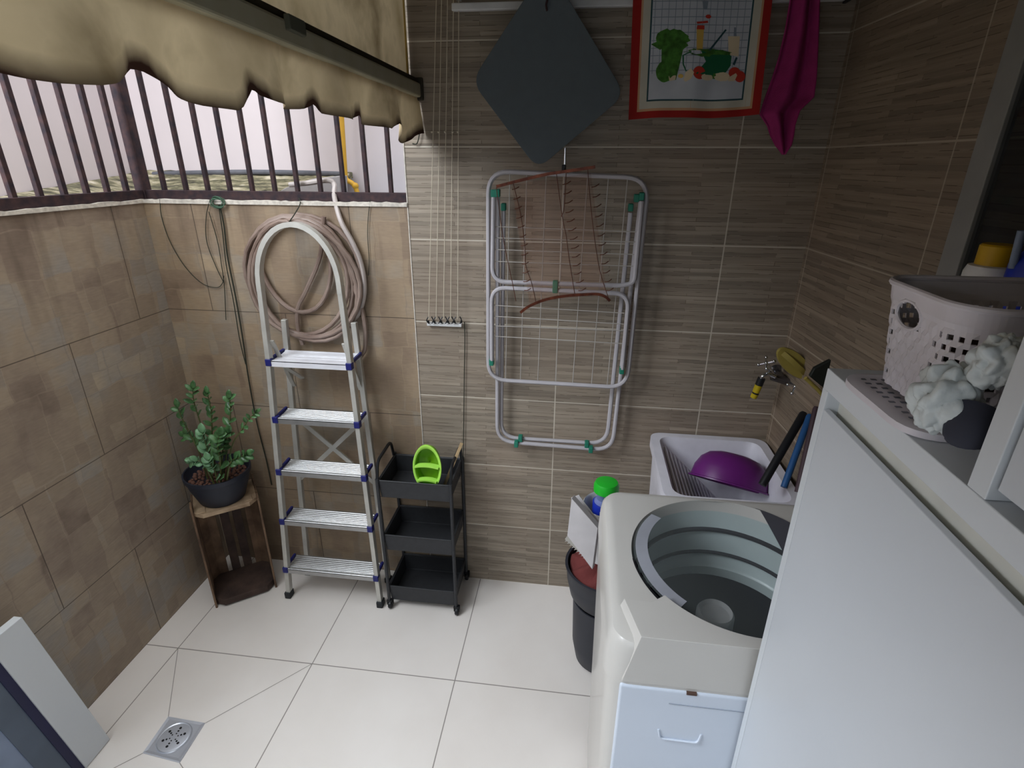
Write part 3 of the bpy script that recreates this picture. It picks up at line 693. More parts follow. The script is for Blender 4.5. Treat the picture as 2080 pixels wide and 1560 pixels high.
st_([(-1.361,-0.160,0.594),(-1.376,-0.160,0.673),(-1.420,-0.160,0.715),(-1.462,-0.160,0.734)], nl=9, L_=.045, w=.014, start=.3, seed=11)
st_([(-1.290,-0.260,0.611),(-1.290,-0.260,0.649),(-1.297,-0.260,0.670),(-1.303,-0.260,0.691)], nl=9, L_=.045, w=.017, start=.2, pale=True, seed=12)

# ------------------------------------------------------------------ black trolley
TX0, TX1, TY0, TY1 = -.655, -.372, -.215, -.012
tr = thing('storage_trolley', 'black three-tier metal storage trolley on castors beside the ladder', 'trolley', ((TX0+TX1)/2, (TY0+TY1)/2, 0))
for zt in (.628, .375, .115):
    b = MB(); zb = zt-.078; th = .002; ins = .006
    o_ = [(TX0, TY0), (TX1, TY0), (TX1, TY1), (TX0, TY1)]; i_ = [(TX0+ins, TY0+ins), (TX1-ins, TY0+ins), (TX1-ins, TY1-ins), (TX0+ins, TY1-ins)]
    vs = [(x, y, zt) for x, y in o_]+[(x, y, zb) for x, y in i_]+[(x, y, zt) for x, y in i_]+[(x+(ins if x < -.5 else -ins)*.4, y+(ins if y < -.1 else -ins)*.4, zb+.003) for x, y in i_]
    fs = [(k, (k+1) % 4, 4+(k+1) % 4, 4+k) for k in range(4)]+[(k, (k+1) % 4, 8+(k+1) % 4, 8+k) for k in range(4)]+[(8+k, 8+(k+1) % 4, 12+(k+1) % 4, 12+k) for k in range(4)]+[(7, 6, 5, 4), (12, 13, 14, 15)]
    b.add(vs, fs)
    bk = b.build('basket', M['trolley'], tr, smooth=False, bevel=.0015)
    MB().tube(fillet([(x, y, zt) for x, y in o_], .012, 4), .0028, 6, closed=True).build('rim', M['trolley'], bk)
for x, y in ((TX0-.002, TY0-.002), (TX1+.002, TY0-.002), (TX1+.002, TY1+.002), (TX0-.002, TY1+.002)):
    MB().tube([(x, y, .038), (x, y, .635)], .007, 10).build('leg', M['trolley'], tr)
    w_ = MB(); Mx = Matrix.Rotation(PI/2, 3, 'Y')
    w_.lathe([(.0, -.007), (.015, -.007), (.018, -.004), (.018, .004), (.015, .007), (.0, .007)], (x+.003, y, .018), 20, M=Mx); w_.box((x-.009, y-.008, .02), (x-.006, y+.008, .042)); w_.box((x+.012, y-.008, .02), (x+.015, y+.008, .042)); w_.box((x-.009, y-.008, .036), (x+.015, y+.008, .044))
    w_.build('castor', M['black'], tr)
for x in (TX0-.002, TX1+.002):
    MB().tube(fillet([(x, TY0+.0, .63), (x, TY0+.02, .70), (x, TY1-.03, .705), (x, TY1-.01, .63)], .03, 6, False), .0062, 8).build('handle', M['black'], tr)
# green oval divided tray
gl = thing('sponge_holder', 'lime green oval divided holder propped upright in the top of the trolley', 'holder', (-.5, -.18, .556))
Pg = [(-0.470,-0.170,0.683),(-0.524,-0.170,0.678),(-0.414,-0.170,0.687),(-0.465,-0.170,0.766),(-0.476,-0.170,0.583)]
gc = Vector(Pg[0]); gc.z = (Pg[3][2]+Pg[4][2])/2; ga = (Pg[2][0]-Pg[1][0])/2; gb = (Pg[3][2]-Pg[4][2])/2
def gov(u, s, dy): return gc+Vector((ga*s*math.cos(u), dy+.12*(gb*s*math.sin(u)), gb*s*math.sin(u)))
b = MB(); n = 48
rows = [(1., 0), (1.0, -.006), (.86, -.006), (.84, .012), (.78, .035), (.4, .04), (.02, .04)]
vs = [gov(2*PI*k/n, s_, dy) for s_, dy in rows for k in range(n)]
b.add(vs[:n*3], [(i*n+k, i*n+(k+1) % n, (i+1)*n+(k+1) % n, (i+1)*n+k) for i in range(2) for k in range(n)]); 
b.build('rim', M['limel'], gl, recalc=True, solid=.002)
b = MB(); b.add(vs[n*2:], [(i*n+k, i*n+(k+1) % n, (i+1)*n+(k+1) % n, (i+1)*n+k) for i in range(4) for k in range(n)]); b.build('dish', M['lime'], gl, recalc=True, solid=.0015)
for zf in (.05, -.58):
    hw = ga*.84*math.sqrt(1-zf*zf); pts = [gc+Vector((x*hw, -.004+.12*gb*zf, gb*zf+.006*(1-x*x))) for x in (-1, -.5, 0, .5, 1)]
    MB().tube(cr(pts, 4), .002, flat=(.003, .012, (0, 0, 1))).build('divider', M['limel'], gl, ang=60)
sp = [(-0.342,-0.130,0.766),(-0.417,-0.130,0.574)]
tag(MB().tube([sp[0], Vector(sp[1])+(Vector(sp[1])-Vector(sp[0])).normalized()*.07], .005, flat=(.006, .003, (1, 0, 0))).build('wooden_stick', M['stick'], smooth=False, bevel=.001), 'flat pale wooden stick leaning in the top basket of the trolley', 'stick')

# ------------------------------------------------------------------ clothes line pulley cords
tops = [(-0.396,-0.030,2.199),(-0.380,-0.030,2.198),(-0.362,-0.030,2.198),(-0.344,-0.030,2.198),(-0.328,-0.030,2.197)]; bots = [(-0.473,-0.030,1.219),(-0.445,-0.030,1.220),(-0.417,-0.030,1.221),(-0.391,-0.030,1.222),(-0.364,-0.030,1.223)]; kn = [(-0.429,-0.030,1.843),(-0.407,-0.030,1.843),(-0.385,-0.030,1.843),(-0.360,-0.030,1.843),(-0.343,-0.030,1.843)]
for i in range(5):
    t0, b0 = Vector(tops[i]), Vector(bots[i]); tt = t0+(t0-b0)*.28
    c = MB().tube([b0, t0, tt], .0014, 6)
    o = c.build('line_cord', M['cord'])
    tag(o, ['leftmost', 'second from left', 'middle', 'second from right', 'rightmost'][i]+' of five pale airer cords running down the grey wall', 'cord', 'clothes airer cords')
    MB().ball(kn[i], .0035, 8, 6).build('knot', M['cord'], o)
cl = thing('cord_cleat', 'white cleat bar with black crossed cord hooks on the grey wall', 'cleat', (-0.421,-0.010,1.202))
a, b_ = [(-0.485,-0.012,1.195),(-0.354,-0.012,1.196)]
MB().box((a[0], -.018, a[2]-.006), (b_[0], 0, a[2]+.006)).build('bar', M['whitep'], cl, smooth=False, bevel=.002)
ps = [(-0.479,-0.024,1.213),(-0.456,-0.024,1.214),(-0.430,-0.024,1.215),(-0.404,-0.024,1.216),(-0.380,-0.024,1.217),(-0.354,-0.024,1.218)]
for i in range(6):
    c = Vector(ps[i]); q = MB(); w_ = .0075
    if i in (0, 5):
        sg = 1 if i == 0 else -1
        q.tube(cr([c+Vector((sg*w_*.5, 0, .013)), c+Vector((-sg*w_*.4, -.003, 0)), c+Vector((sg*w_*.5, .0, -.013))], 5), .0022, 6)
    else:
        q.tube(cr([c+Vector((-w_, 0, .013)), c+Vector((0, -.004, 0)), c+Vector((w_, 0, -.013))], 5), .0022, 6); q.tube(cr([c+Vector((w_, 0, .013)), c+Vector((0, -.006, 0)), c+Vector((-w_, 0, -.013))], 5), .0022, 6)
    q.box((c.x-.003, -.022, c.z-.012), (c.x+.003, -.012, c.z-.004))
    q.build('hook', M['black'], cl)
cable('tail_cord', [(-0.345,-0.008,1.207),(-0.345,-0.008,1.138),(-0.351,-0.008,1.000),(-0.357,-0.008,0.853),(-0.364,-0.008,0.687),(-0.370,-0.008,0.559)], .0018, M['cordd'], 'thin dark cord hanging straight down from the right of the cleat', 'cord')

# ------------------------------------------------------------------ folded drying rack
rk = thing('drying_rack', 'folded white tubular clothes drying rack with green joints hanging on grey wall', 'drying rack', (0.014,-0.050,0.738))
RR = .0078
def frame(name, pts, rad, closed, r=RR):
    MB().tube(fillet(pts, rad, 7, closed), r, 9, closed=closed).build(name, M['white_enamel'], rk)
frame('outer_frame', [(-0.237,-0.075,1.728),(0.266,-0.075,1.711),(0.258,-0.075,1.005),(-0.246,-0.075,1.010)], .07, True)
frame('upper_wing', [(-0.218,-0.092,1.650),(-0.225,-0.092,1.377),(0.208,-0.092,1.377),(0.249,-0.092,1.387),(0.249,-0.092,1.644)], .05, False)
frame('lower_wing', [(-0.229,-0.092,1.092),(-0.227,-0.092,1.357),(0.236,-0.092,1.350),(0.235,-0.092,1.082)], .05, False)
frame('leg_frame', [(-0.211,-0.050,1.648),(-0.218,-0.050,0.741),(0.227,-0.050,0.733),(0.251,-0.050,1.642)], .07, False)
frame('leg_frame', [(-0.194,-0.035,1.609),(-0.205,-0.035,0.751),(0.206,-0.035,0.751),(0.223,-0.035,1.604)], .07, False)
for a, b_ in zip([(-0.168,-0.073,1.726),(-0.114,-0.073,1.725),(-0.052,-0.073,1.724),(0.006,-0.073,1.721),(0.078,-0.073,1.719),(0.143,-0.073,1.716),(0.202,-0.073,1.715)], [(-0.182,-0.073,1.008),(-0.127,-0.073,1.007),(-0.063,-0.073,1.007),(0.002,-0.073,1.003),(0.064,-0.073,1.003),(0.132,-0.073,1.001),(0.188,-0.073,1.002)]):
    MB().tube([a, b_], .0017, 5).build('wire', M['wire'], rk)
for a, b_ in zip([(-0.219,-0.088,1.558),(-0.219,-0.088,1.522),(-0.221,-0.088,1.484),(-0.223,-0.088,1.445),(-0.225,-0.088,1.294),(-0.225,-0.088,1.255),(-0.225,-0.088,1.220),(-0.226,-0.088,1.182)], [(0.245,-0.088,1.550),(0.244,-0.088,1.518),(0.244,-0.088,1.479),(0.243,-0.088,1.441),(0.226,-0.088,1.283),(0.227,-0.088,1.245),(0.227,-0.088,1.221),(0.230,-0.088,1.175)]):
    MB().tube([a, b_], .0017, 5).build('cross_wire', M['wire'], rk)
for p in [(-0.219,-0.085,1.661),(-0.206,-0.085,1.662),(0.233,-0.085,1.652),(0.248,-0.085,1.657),(-0.231,-0.085,1.084),(0.234,-0.085,1.076)]+[(-0.192,-0.045,1.617),(0.221,-0.045,1.621),(-0.127,-0.045,0.758),(0.130,-0.045,0.751)]+[(-0.141,-0.060,0.741),(0.146,-0.060,0.738)]:
    q = MB(); p = Vector(p); q.box(p-Vector((.008, .013, .012)), p+Vector((.008, .013, .012))); q.build('joint', M['teal'], rk, smooth=False, bevel=.003)
p = Vector((-0.010,-0.092,1.370)); MB().box(p-Vector((.009, .012, .024)), p+Vector((.009, .012, .018))).build('clip', M['teal'], rk, smooth=False, bevel=.003)

# copper hanger in front of the rack
ch_ = thing('copper_hanger', 'copper wire hanger with bent bars and hooked strands hanging before drying rack', 'hanger', (0.011,-0.120,1.740))
MB().tube(cr([(-0.204,-0.125,1.683),(-0.124,-0.125,1.703),(-0.048,-0.125,1.720),(0.012,-0.125,1.729),(0.099,-0.125,1.742)],5), .004, flat=(.0045, .0018, (0, 0, 1))).build('top_bar', M['copper'], ch_, ang=60)
MB().tube(cr([(-0.124,-0.125,1.281),(-0.094,-0.125,1.305),(-0.037,-0.125,1.330),(0.028,-0.125,1.344),(0.093,-0.125,1.351),(0.133,-0.125,1.353),(0.158,-0.125,1.345),(0.173,-0.125,1.332)],5), .004, flat=(.0045, .0018, (0, 0, 1))).build('bottom_bar', M['copper'], ch_, ang=60)
for P in ([(-0.205,-0.120,1.681),(-0.196,-0.120,1.615),(-0.184,-0.120,1.531),(-0.172,-0.120,1.469),(-0.154,-0.120,1.388),(-0.140,-0.120,1.319)], [(-0.152,-0.120,1.694),(-0.126,-0.120,1.594),(-0.113,-0.120,1.502),(-0.108,-0.120,1.438),(-0.088,-0.120,1.382),(-0.072,-0.120,1.316)],
          [(-0.018,-0.120,1.723),(0.005,-0.120,1.596),(0.020,-0.120,1.536),(0.031,-0.120,1.474),(0.047,-0.120,1.394),(0.058,-0.120,1.342)], [(0.077,-0.120,1.734),(0.088,-0.120,1.656),(0.106,-0.120,1.552),(0.129,-0.120,1.445),(0.148,-0.120,1.389),(0.171,-0.120,1.333)], [(0.012,-0.120,1.729),(0.010,-0.120,1.625),(0.002,-0.120,1.596)]):
    MB().tube(cr(P, 5), .0013, 5).build('strand', M['copperwire'], ch_)
def barbs(P, k, dx, dz):
    b = MB(); pts = dense(P, k)
    for i, p in enumerate(pts):
        b.tube(cr([p, p+Vector((dx*.5, -.006, dz*.25)), p+Vector((dx, -.002, dz))], 3), .0015, 5)
    b.build('barbs', M['copperwire'], ch_)
barbs([Vector(p) for p in [(-0.155,-0.120,1.675),(-0.142,-0.120,1.593),(-0.125,-0.120,1.502),(-0.118,-0.120,1.406),(-0.112,-0.120,1.357)]], 12, .022, .008)
barbs([Vector(p) for p in [(0.003,-0.120,1.691),(0.017,-0.120,1.596),(0.037,-0.120,1.505),(0.051,-0.120,1.411),(0.068,-0.120,1.362)]], 13, .024, .01)
barbs([Vector(p) for p in [(0.092,-0.120,1.684),(0.102,-0.120,1.627),(0.125,-0.120,1.507),(0.142,-0.120,1.429),(0.159,-0.120,1.365)]], 12, .022, .01)
nv_ = MB(); q4 = [(-0.156,-0.118,1.689),(0.087,-0.118,1.724),(0.160,-0.118,1.355),(-0.095,-0.118,1.315)]
nv_.grid(lambda u, v: Vector(q4[0]).lerp(Vector(q4[1]), u).lerp(Vector(q4[3]).lerp(Vector(q4[2]), u), v), 6, 6)
nv_.build('shade_sheet', M['shade_veil'], ch_, recalc=False)
# chrome hook rod above it
rd = thing('hook_rod', 'chrome rod with black clip under the grey mat', 'hook', (0.006,-0.100,1.733))
MB().tube([(0.005,-0.090,1.796),(0.006,-0.090,1.737)], .0035, 10).build('rod', M['chrome'], rd)
p = Vector((0.004,-0.090,1.736)); MB().box(p-Vector((.007, .007, .006)), p+Vector((.006, .007, .012))).build('clip', M['black'], rd, smooth=False, bevel=.003)
MB().tube([(0.004,-0.110,1.733),(0.019,-0.110,1.726)], .004, 8).build('clip_jaw', M['black'], rd)

# ------------------------------------------------------------------ ceiling airer rails, mat, towels
ar = thing('wall_airer', 'white slim clothes airer rails at the top of the grey wall', 'airer', (.2, -.06, 2.2))
za = (0.333,-0.060,2.170)[2]
MB().box((-.35, -.035, za), (.755, -.015, za+.02)).build('rail', M['whitep'], ar, smooth=False, bevel=.003)
MB().box((-.35, -.13, za+.012), (.775, -.115, za+.03)).build('rail', M['whitep'], ar, smooth=False, bevel=.003)
for x in (-.34, .74): MB().box((x, -.14, za+.03), (x+.015, 0, za+.045)).build('bracket', M['whitep'], ar, smooth=False, bevel=.002)
MB().box((.755, -.05, za-.004), (.765, -.01, za+.024)).build('end_cap', M['black'], ar, smooth=False, bevel=.002)

Pm = [(-0.063,-0.100,2.259),(0.174,-0.100,1.938),(-0.078,-0.100,1.734),(-0.281,-0.100,1.977)]
mt = MB(); ol = fillet(Pm, .045, 6); nP = len(ol)
mt.prism(ol, (0, .006, 0))
mo = mt.build('hanging_mat', M['mat_grey'], smooth=False, bevel=.0015)
tag(mo, 'square dark grey felt mat with rounded corners hung diagonally by one corner', 'mat')
mh = MB(); mh.tube(cr([(-0.060,-0.108,2.147),(-0.063,-0.108,2.161),(-0.060,-0.108,2.173),(-0.060,-0.108,2.184)],4), .003, 6)
tag(mh.build('mat_hook', mat('dark_red_hook', (52, 30, 34), .5)), 'small dark hook holding the top of the grey mat', 'hook')

# tea towel: printed cloth, all print in one mesh (zoomed px coordinates of the photo -> cloth plane)
tw = MB()
TY = -.13
Pt = [(0.172,-0.130,2.206),(0.534,-0.130,2.196),(0.548,-0.130,1.880),(0.187,-0.130,1.870)]
def T(u, v, dy=0.):
    """u, v in 0..1 across and down the cloth"""
    a = Vector(Pt[0]).lerp(Vector(Pt[1]), u); b = Vector(Pt[3]).lerp(Vector(Pt[2]), u); p = a.lerp(b, v)
    p.y += .006*math.sin(u*9+.5)*(.3+v)+.004*math.sin(u*23)*v-dy; p.z += .003*math.sin(u*7)*v
    return p
tw.cur = 0; tw.grid(lambda u, v: T(u, v), 30, 24)
def patch(u0, v0, u1, v1, mi, dy):
    tw.cur = mi; nu = max(1, int((u1-u0)*30)); nv = max(1, int((v1-v0)*24))
    tw.grid(lambda u, v: T(u0+(u1-u0)*u, v0+(v1-v0)*v, dy), nu, nv)
patch(.065, 0, .945, .945, 1, .0005)          # peach selvedge
patch(.08, 0, .93, .925, 2, .0008)            # cream band
patch(.135, .0, .875, .87, 3, .0011)          # dark line
patch(.147, .0, .863, .857, 4, .0014)         # white field
for k in range(14):
    u = .165+k*.05
    patch(u, .0, u+.004, .66, 5, .0016)
for k in range(12):
    v = .03+k*.055
    patch(.15, v, .86, v+.005, 5, .0016)
patch(.148, .665, .862, .856, 4, .0018)
def blob(pts, mi, dy):
    """polygon given in px of the 3.714x zoom"""
    tw.cur = mi; out = []
    for x, y in pts:
        X = 1240+x/3.714; Y = y/3.714
        yy = (Y+40)/(238+40); u = (X-(1287+(1277-1287)*yy))/((1574+(1541-1574)*yy)-(1287+(1277-1287)*yy))
        out.append(T(u, (Y+40)/((243+40)+(234-243)*u), dy))
    c = sum(out, Vector())/len(out); n_ = len(out)
    tw.add([c]+out, [(0, 1+k, 1+(k+1) % n_) for k in range(n_)])
def oval(cx_, cy_, rx_, ry_, n=18, j=0., s=1):
    r_ = random.Random(s); return [(cx_+rx_*math.cos(2*PI*k/n)*(1+j*(r_.random()-.5)), cy_+ry_*math.sin(2*PI*k/n)*(1+j*(r_.random()-.5))) for k in range(n)]
blob(oval(470, 290, 125, 85, 30, .25, 2), 6, .0020)
blob([(310, 315), (370, 290), (420, 330), (380, 360)], 6, .0020)
blob([(390, 330), (560, 330), (540, 420), (500, 590), (440, 600), (390, 470)], 6, .0021)
blob(oval(410, 530, 62, 82, 20, .1, 3), 6, .0022)
blob([(430, 460), (450, 450), (500, 560), (495, 590), (450, 600)], 10, .0024)
blob([(470, 440), (480, 440), (490, 540), (478, 540)], 10, .0024)
blob([(655, 190), (712, 190), (700, 360), (655, 360)], 9, .0021)
blob([(655, 150), (740, 140), (745, 155), (660, 165)], 8, .0021); blob([(660, 175), (715, 175), (715, 205), (655, 205)], 8, .0022)
blob(oval(745, 110, 22, 14), 8, .0021); blob([(700, 0), (745, 0), (735, 60), (705, 60)], 5, .0021)
blob([(548, 400), (600, 372), (700, 350), (780, 345), (880, 360), (922, 400), (915, 470), (880, 520), (800, 545), (650, 540), (570, 520), (550, 470)], 7, .0023)
blob(oval(740, 375, 160, 30, 30, .4, 5), 6, .0025)
blob([(745, 358), (875, 198), (885, 205), (760, 362)], 3, .0027)
blob([(895, 250), (985, 250), (975, 400), (900, 390)], 10, .0021); blob([(940, 185), (955, 185), (960, 250), (938, 250)], 5, .0022)
blob([(930, 460), (955, 405), (968, 412), (945, 470)], 3, .0027)
blob(oval(675, 530, 48, 50, 20), 8, .0027); blob(oval(945, 530, 46, 48, 20), 8, .0026); blob(oval(985, 555, 42, 45, 20), 8, .0027)
blob([(555, 590), (570, 530), (610, 500), (635, 530), (610, 580), (570, 605)], 10, .0029)
blob(oval(735, 560, 45, 26), 10, .0029); blob(oval(850, 555, 62, 36, 18, .2), 10, .0028); blob([(895, 590), (900, 560), (955, 528), (965, 545), (945, 590)], 10, .0030)
blob(oval(535, 560, 20, 16), 9, .0028); blob(oval(790, 550, 25, 22), 6, .0028)
to = tw.build('tea_towel', [M['t_red'], M['t_peach'], M['t_cream'], M['t_line'], M['t_white'], M['t_grid'], M['t_green'], M['t_bowl'], M['t_tom'], M['t_yel'], M['t_pale']], recalc=False)
tag(to, 'red bordered tea towel printed with lettuce, green bowl and tomatoes', 'towel')

pk = MB(); yp_ = [-40, 0, 60, 120, 160, 200, 230, 255, 275, 295, 312]
Lp = [(0.579,-0.130,2.195),(0.582,-0.130,2.152),(0.583,-0.130,2.086),(0.578,-0.130,2.017),(0.570,-0.130,1.970),(0.560,-0.130,1.922),(0.554,-0.130,1.883),(0.580,-0.130,1.854),(0.592,-0.130,1.828),(0.608,-0.130,1.803),(0.630,-0.130,1.779)]
Rp = [(0.644,-0.130,2.193),(0.651,-0.130,2.150),(0.662,-0.130,2.084),(0.673,-0.130,2.016),(0.680,-0.130,1.969),(0.683,-0.130,1.924),(0.653,-0.130,1.891),(0.647,-0.130,1.854),(0.649,-0.130,1.828),(0.649,-0.130,1.803),(0.637,-0.130,1.778)]
def pf(u, v):
    k = v*(len(Lp)-1); i = min(int(k), len(Lp)-2); f_ = k-i
    a = Vector(Lp[i]).lerp(Vector(Lp[i+1]), f_); b = Vector(Rp[i]).lerp(Vector(Rp[i+1]), f_); p = a.lerp(b, u)
    p.y += .014*math.sin(u*2*PI*1.6+v*1.5)*min(1, (1-v)*3+.2); return p
pk.grid(pf, 30, 40)
tag(pk.build('hanging_cloth', M['pink'], solid=.004, recalc=False), 'crumpled magenta pink cloth hanging in a point beside the tea towel', 'cloth')

# ------------------------------------------------------------------ tap, brush, dustpan
tp = thing('wall_tap', 'double chrome wall tap with cross handles and black yellow hose connector', 'tap', (0.808,-0.001,1.050))
def cyl(a, b, r, seg=14, r2=None): return MB().tube([a, b], [r, r2 if r2 else r], seg)
P0 = Vector((0.783,-0.060,1.066)); P1 = Vector((0.809,0.000,1.081)); 
cyl((P0.x, 0, P0.z), (P0.x, -.075, P0.z), .013).build('inlet', M['dchrome'], tp)
MB().lathe([(0, 0), (.028, 0), (.024, .006), (.013, .01)], (P0.x, 0, P0.z), 24, M=Matrix.Rotation(PI/2, 3, 'X')).build('wall_flange', M['dchrome'], tp)
A1, A2 = [(0.743,-0.080,1.077),(0.818,-0.080,1.054)]
MB().tube([A1, A2], .013, 14).build('body', M['dchrome'], tp)
def cross(n, stem0, hub, r=.025):
    stem0, hub = Vector(stem0), Vector(hub); b = MB(); b.tube([stem0, hub], [.009, .006], 12); d = (hub-stem0).normalized(); u = d.orthogonal().normalized(); w = d.cross(u)
    u, w = (u+w*.6).normalized(), None; w = d.cross(u)
    for v in (u, -u, w, -w): b.tube([hub, hub+v*r], .0036, 8); b.ball(hub+v*r, .0062, 10, 6)
    b.ball(hub, .007, 12, 8); b.build(n, M['chrome'], tp)
cross('handle', (0.745,-0.080,1.081), (0.707,-0.105,1.134))
cross('handle', (0.807,-0.080,1.059), (0.806,-0.125,1.062))
MB().tube(cr([(0.746,-0.100,1.085),(0.724,-0.100,1.093),(0.706,-0.100,1.085),(0.702,-0.100,1.070)],5), .0075, 12).build('spout', M['chrome'], tp)
c0, c1, c2, c3, c4 = [Vector(p) for p in [(0.703,-0.100,1.077),(0.698,-0.100,1.051),(0.693,-0.100,1.024),(0.692,-0.100,1.018),(0.688,-0.100,1.003)]]
MB().tube([c0, c1], .0125, 16).build('connector_collar', M['black'], tp)
MB().tube([c1, c2], [.0125, .0115], 16).build('connector_body', M['yellow'], tp)
MB().tube([c2, c3], .0112, 16).build('connector_band', M['black'], tp)
MB().tube([c3, c4], [.0118, .0108], 16).build('connector_tip', M['yellow'], tp)

bs = thing('scrub_brush', 'mustard yellow oval scrubbing brush hanging above the wall tap', 'brush', (0.816,-0.050,1.115))
bc = Vector((0.775,-0.150,1.153)); d1 = (Vector((0.834,-0.150,1.104))-Vector((0.721,-0.150,1.197))); l1 = d1.length/2; u1 = d1.normalized(); n1 = Vector((-.35, -.8, .35)); n1 = (n1-u1*n1.dot(u1)).normalized(); w1_ = u1.cross(n1)
BM = Matrix((u1, w1_, n1)).transposed()
MB().lathe([(0, -.006), (.95, -.006), (1., 0), (.95, .007), (0, .008)], bc, 32, M=BM @ Matrix.Diagonal((l1, .033, 1))).build('base', M['ybrush'], bs)
MB().lathe([(0, -.026), (.8, -.026), (.92, -.006), (0, -.006)], bc, 28, M=BM @ Matrix.Diagonal((l1, .033, 1))).build('bristles', M['bristle'], bs)
MB().tube(cr([bc-u1*l1*.75+n1*.008, bc-u1*l1*.3+n1*.022, bc+u1*l1*.3+n1*.022, bc+u1*l1*.75+n1*.008], 6), .006, flat=(.003, .008, n1)).build('handle', M['ybrush'], bs, ang=60)
dp = MB(); dp.prism([(0.777,-0.300,1.191),(0.817,-0.300,1.220),(0.830,-0.300,1.214),(0.827,-0.300,1.196),(0.823,-0.300,1.124),(0.807,-0.300,1.136),(0.769,-0.300,1.164)], (0, .015, 0))
dpo = thing('dustpan', 'dark green black dustpan hanging in the corner beside the brush', 'dustpan', (0.887,-0.120,1.092))
dp.build('pan', mat('green_black_plastic', (26, 32, 28), .5), dpo, smooth=False, bevel=.003)
MB().tube([(0.753,-0.310,1.163),(0.793,-0.310,1.130),(0.832,-0.310,1.092)], .006, 10).build('edge_strip', M['ybrush'], dpo)
sg_ = Vector((0.825,-0.030,1.009)); tag(MB().ball(sg_, (.014, .014, .022), 14, 10).build('soap_piece', mat('yellow_cream_soap', (170, 160, 112), .6)), 'small pale yellow sponge piece hanging under the tap', 'sponge')

# ------------------------------------------------------------------ laundry tank, basin, sticks
tkx0, tkx1, tky0, tky1, tkz = .365, .785, -.46, -.008, .80
tk = thing('laundry_tank', 'white plastic laundry tank with ribbed washboard in the back corner', 'laundry tank', (.58, -.22, 0))
def rrect(x0, x1, y0, y1, z, r, n=6): return fillet([(x0, y0, z), (x1, y0, z), (x1, y1, z), (x0, y1, z)], r, n)
b = MB(); rows = [rrect(tkx0+.02, tkx1-.02, tky0+.02, tky1-.01, .5, .05), rrect(tkx0+.012, tkx1-.012, tky0+.012, tky1-.006, .76, .05), rrect(tkx0, tkx1, tky0, tky1, .765, .05), rrect(tkx0, tkx1, tky0, tky1, tkz, .05),
     rrect(tkx0+.03, tkx1-.03, tky0+.03, tky1-.03, tkz, .05), rrect(tkx0+.045, tkx1-.04, tky0+.04, tky1-.04, tkz-.03, .05), rrect(tkx0+.25, tkx1-.05, tky0+.06, tky1-.07, .58, .04), rrect(tkx0+.27, tkx1-.07, tky0+.08, tky1-.09, .575, .02)]
n = len(rows[0])
b.add([p for R_ in rows for p in R_], [(i*n+k, i*n+(k+1) % n, (i+1)*n+(k+1) % n, (i+1)*n+k) for i in range(len(rows)-1) for k in range(n)]+[tuple(range(n))[::-1], tuple((len(rows)-1)*n+k for k in range(n))])
b.build('basin', M['tank'], tk, ang=35)
b = MB()
for k in range(11):
    x = tkx0+.055+.0175*k; z = tkz-.034-.0163*k
    b.tube([(x, tky0+.06, z), (x, tky1-.05-.003*k, z)], .0062, 8)
b.build('washboard_ribs', M['tank'], tk)
for x in (tkx0+.03, tkx1-.05):
    for y in (tky0+.05, tky1-.04): MB().box((x-.018, y-.018, 0), (x+.018, y+.018, .52)).build('leg', M['tank'], tk, smooth=False, bevel=.004)
pbn = thing('washing_basin', 'purple plastic basin lying tilted inside the white laundry tank', 'basin', (0.669,-0.099,0.700))
pcen = Vector((0.631,-0.186,0.760)); PM = Matrix.Rotation(math.radians(150), 3, 'X') @ Matrix.Rotation(math.radians(-12), 3, 'Y')
MB().lathe([(0, -.075), (.05, -.074), (.085, -.064), (.11, -.042), (.125, -.01), (.131, .028), (.138, .03), (.138, .035), (.127, .034), (.118, -.005), (.09, -.05), (0, -.066)], pcen+Vector((0, 0, -.02)), 40, M=PM, sy=.8).build('bowl', M['purple'], pbn)
def stick(name, a, b_, r, m, label, r2=None):
    return tag(MB().tube([a, Vector(a).lerp(Vector(b_), .97), b_], [r, r2 or r, (r2 or r)*.7], 12).build(name, m), label, 'handle')
stick('broom_handle', (0.660,-0.400,0.839), (0.790,-0.270,1.033), .0125, M['black'], 'thick black handle leaning from the tank toward the right wall')
stick('broom_handle', (0.711,-0.430,0.854), (0.795,-0.300,1.040), .010, M['blue'], 'blue handle leaning beside the black one by the cabinet')
stick('broom_handle', (0.739,-0.460,0.859), (0.789,-0.340,1.085), .009, mat('maroon_stick', (70, 52, 58), .6), 'dark maroon handle half hidden behind the white cabinet')

# ------------------------------------------------------------------ bucket stack left of the machine
bu = Vector((.218, -.36, 0))
bko = thing('waste_bucket', 'tall charcoal plastic bucket on the floor behind the washing machine', 'bucket', tuple(bu))
MB().lathe([(0, 0), (.075, 0), (.09, .02), (.105, .10), (.112, .30), (.107, .30), (.10, .13), (.07, .025), (0, .025)], bu, 40).build('body', M['bucket'], bko)
MB().lathe([(.0, .30), (.105, .302), (.125, .33), (.138, .39), (.142, .44), (.147, .446), (.147, .452), (.138, .452), (.133, .39), (.118, .34), (.09, .312), (0, .31)], bu, 44).build('upper_bowl', M['bucket'], bko)
rgm = MB(); rgm.grid(lambda u, v: (bu.x+.13*math.sin(PI*v*.5)*math.cos(2*PI*u), bu.y+.13*math.sin(PI*v*.5)*math.sin(2*PI*u), .43+.065*math.cos(PI*v*.5)+.012*math.sin(7*2*PI*u)*v+.01*math.sin(11*u*6+v*9)), 48, 12, wrap=False)
tag(rgm.build('folded_cloth', M['maroon'], sub=1), 'maroon cloth heaped in the charcoal bucket under the white carton', 'cloth')
cup = Vector((.262, -.40, .475))
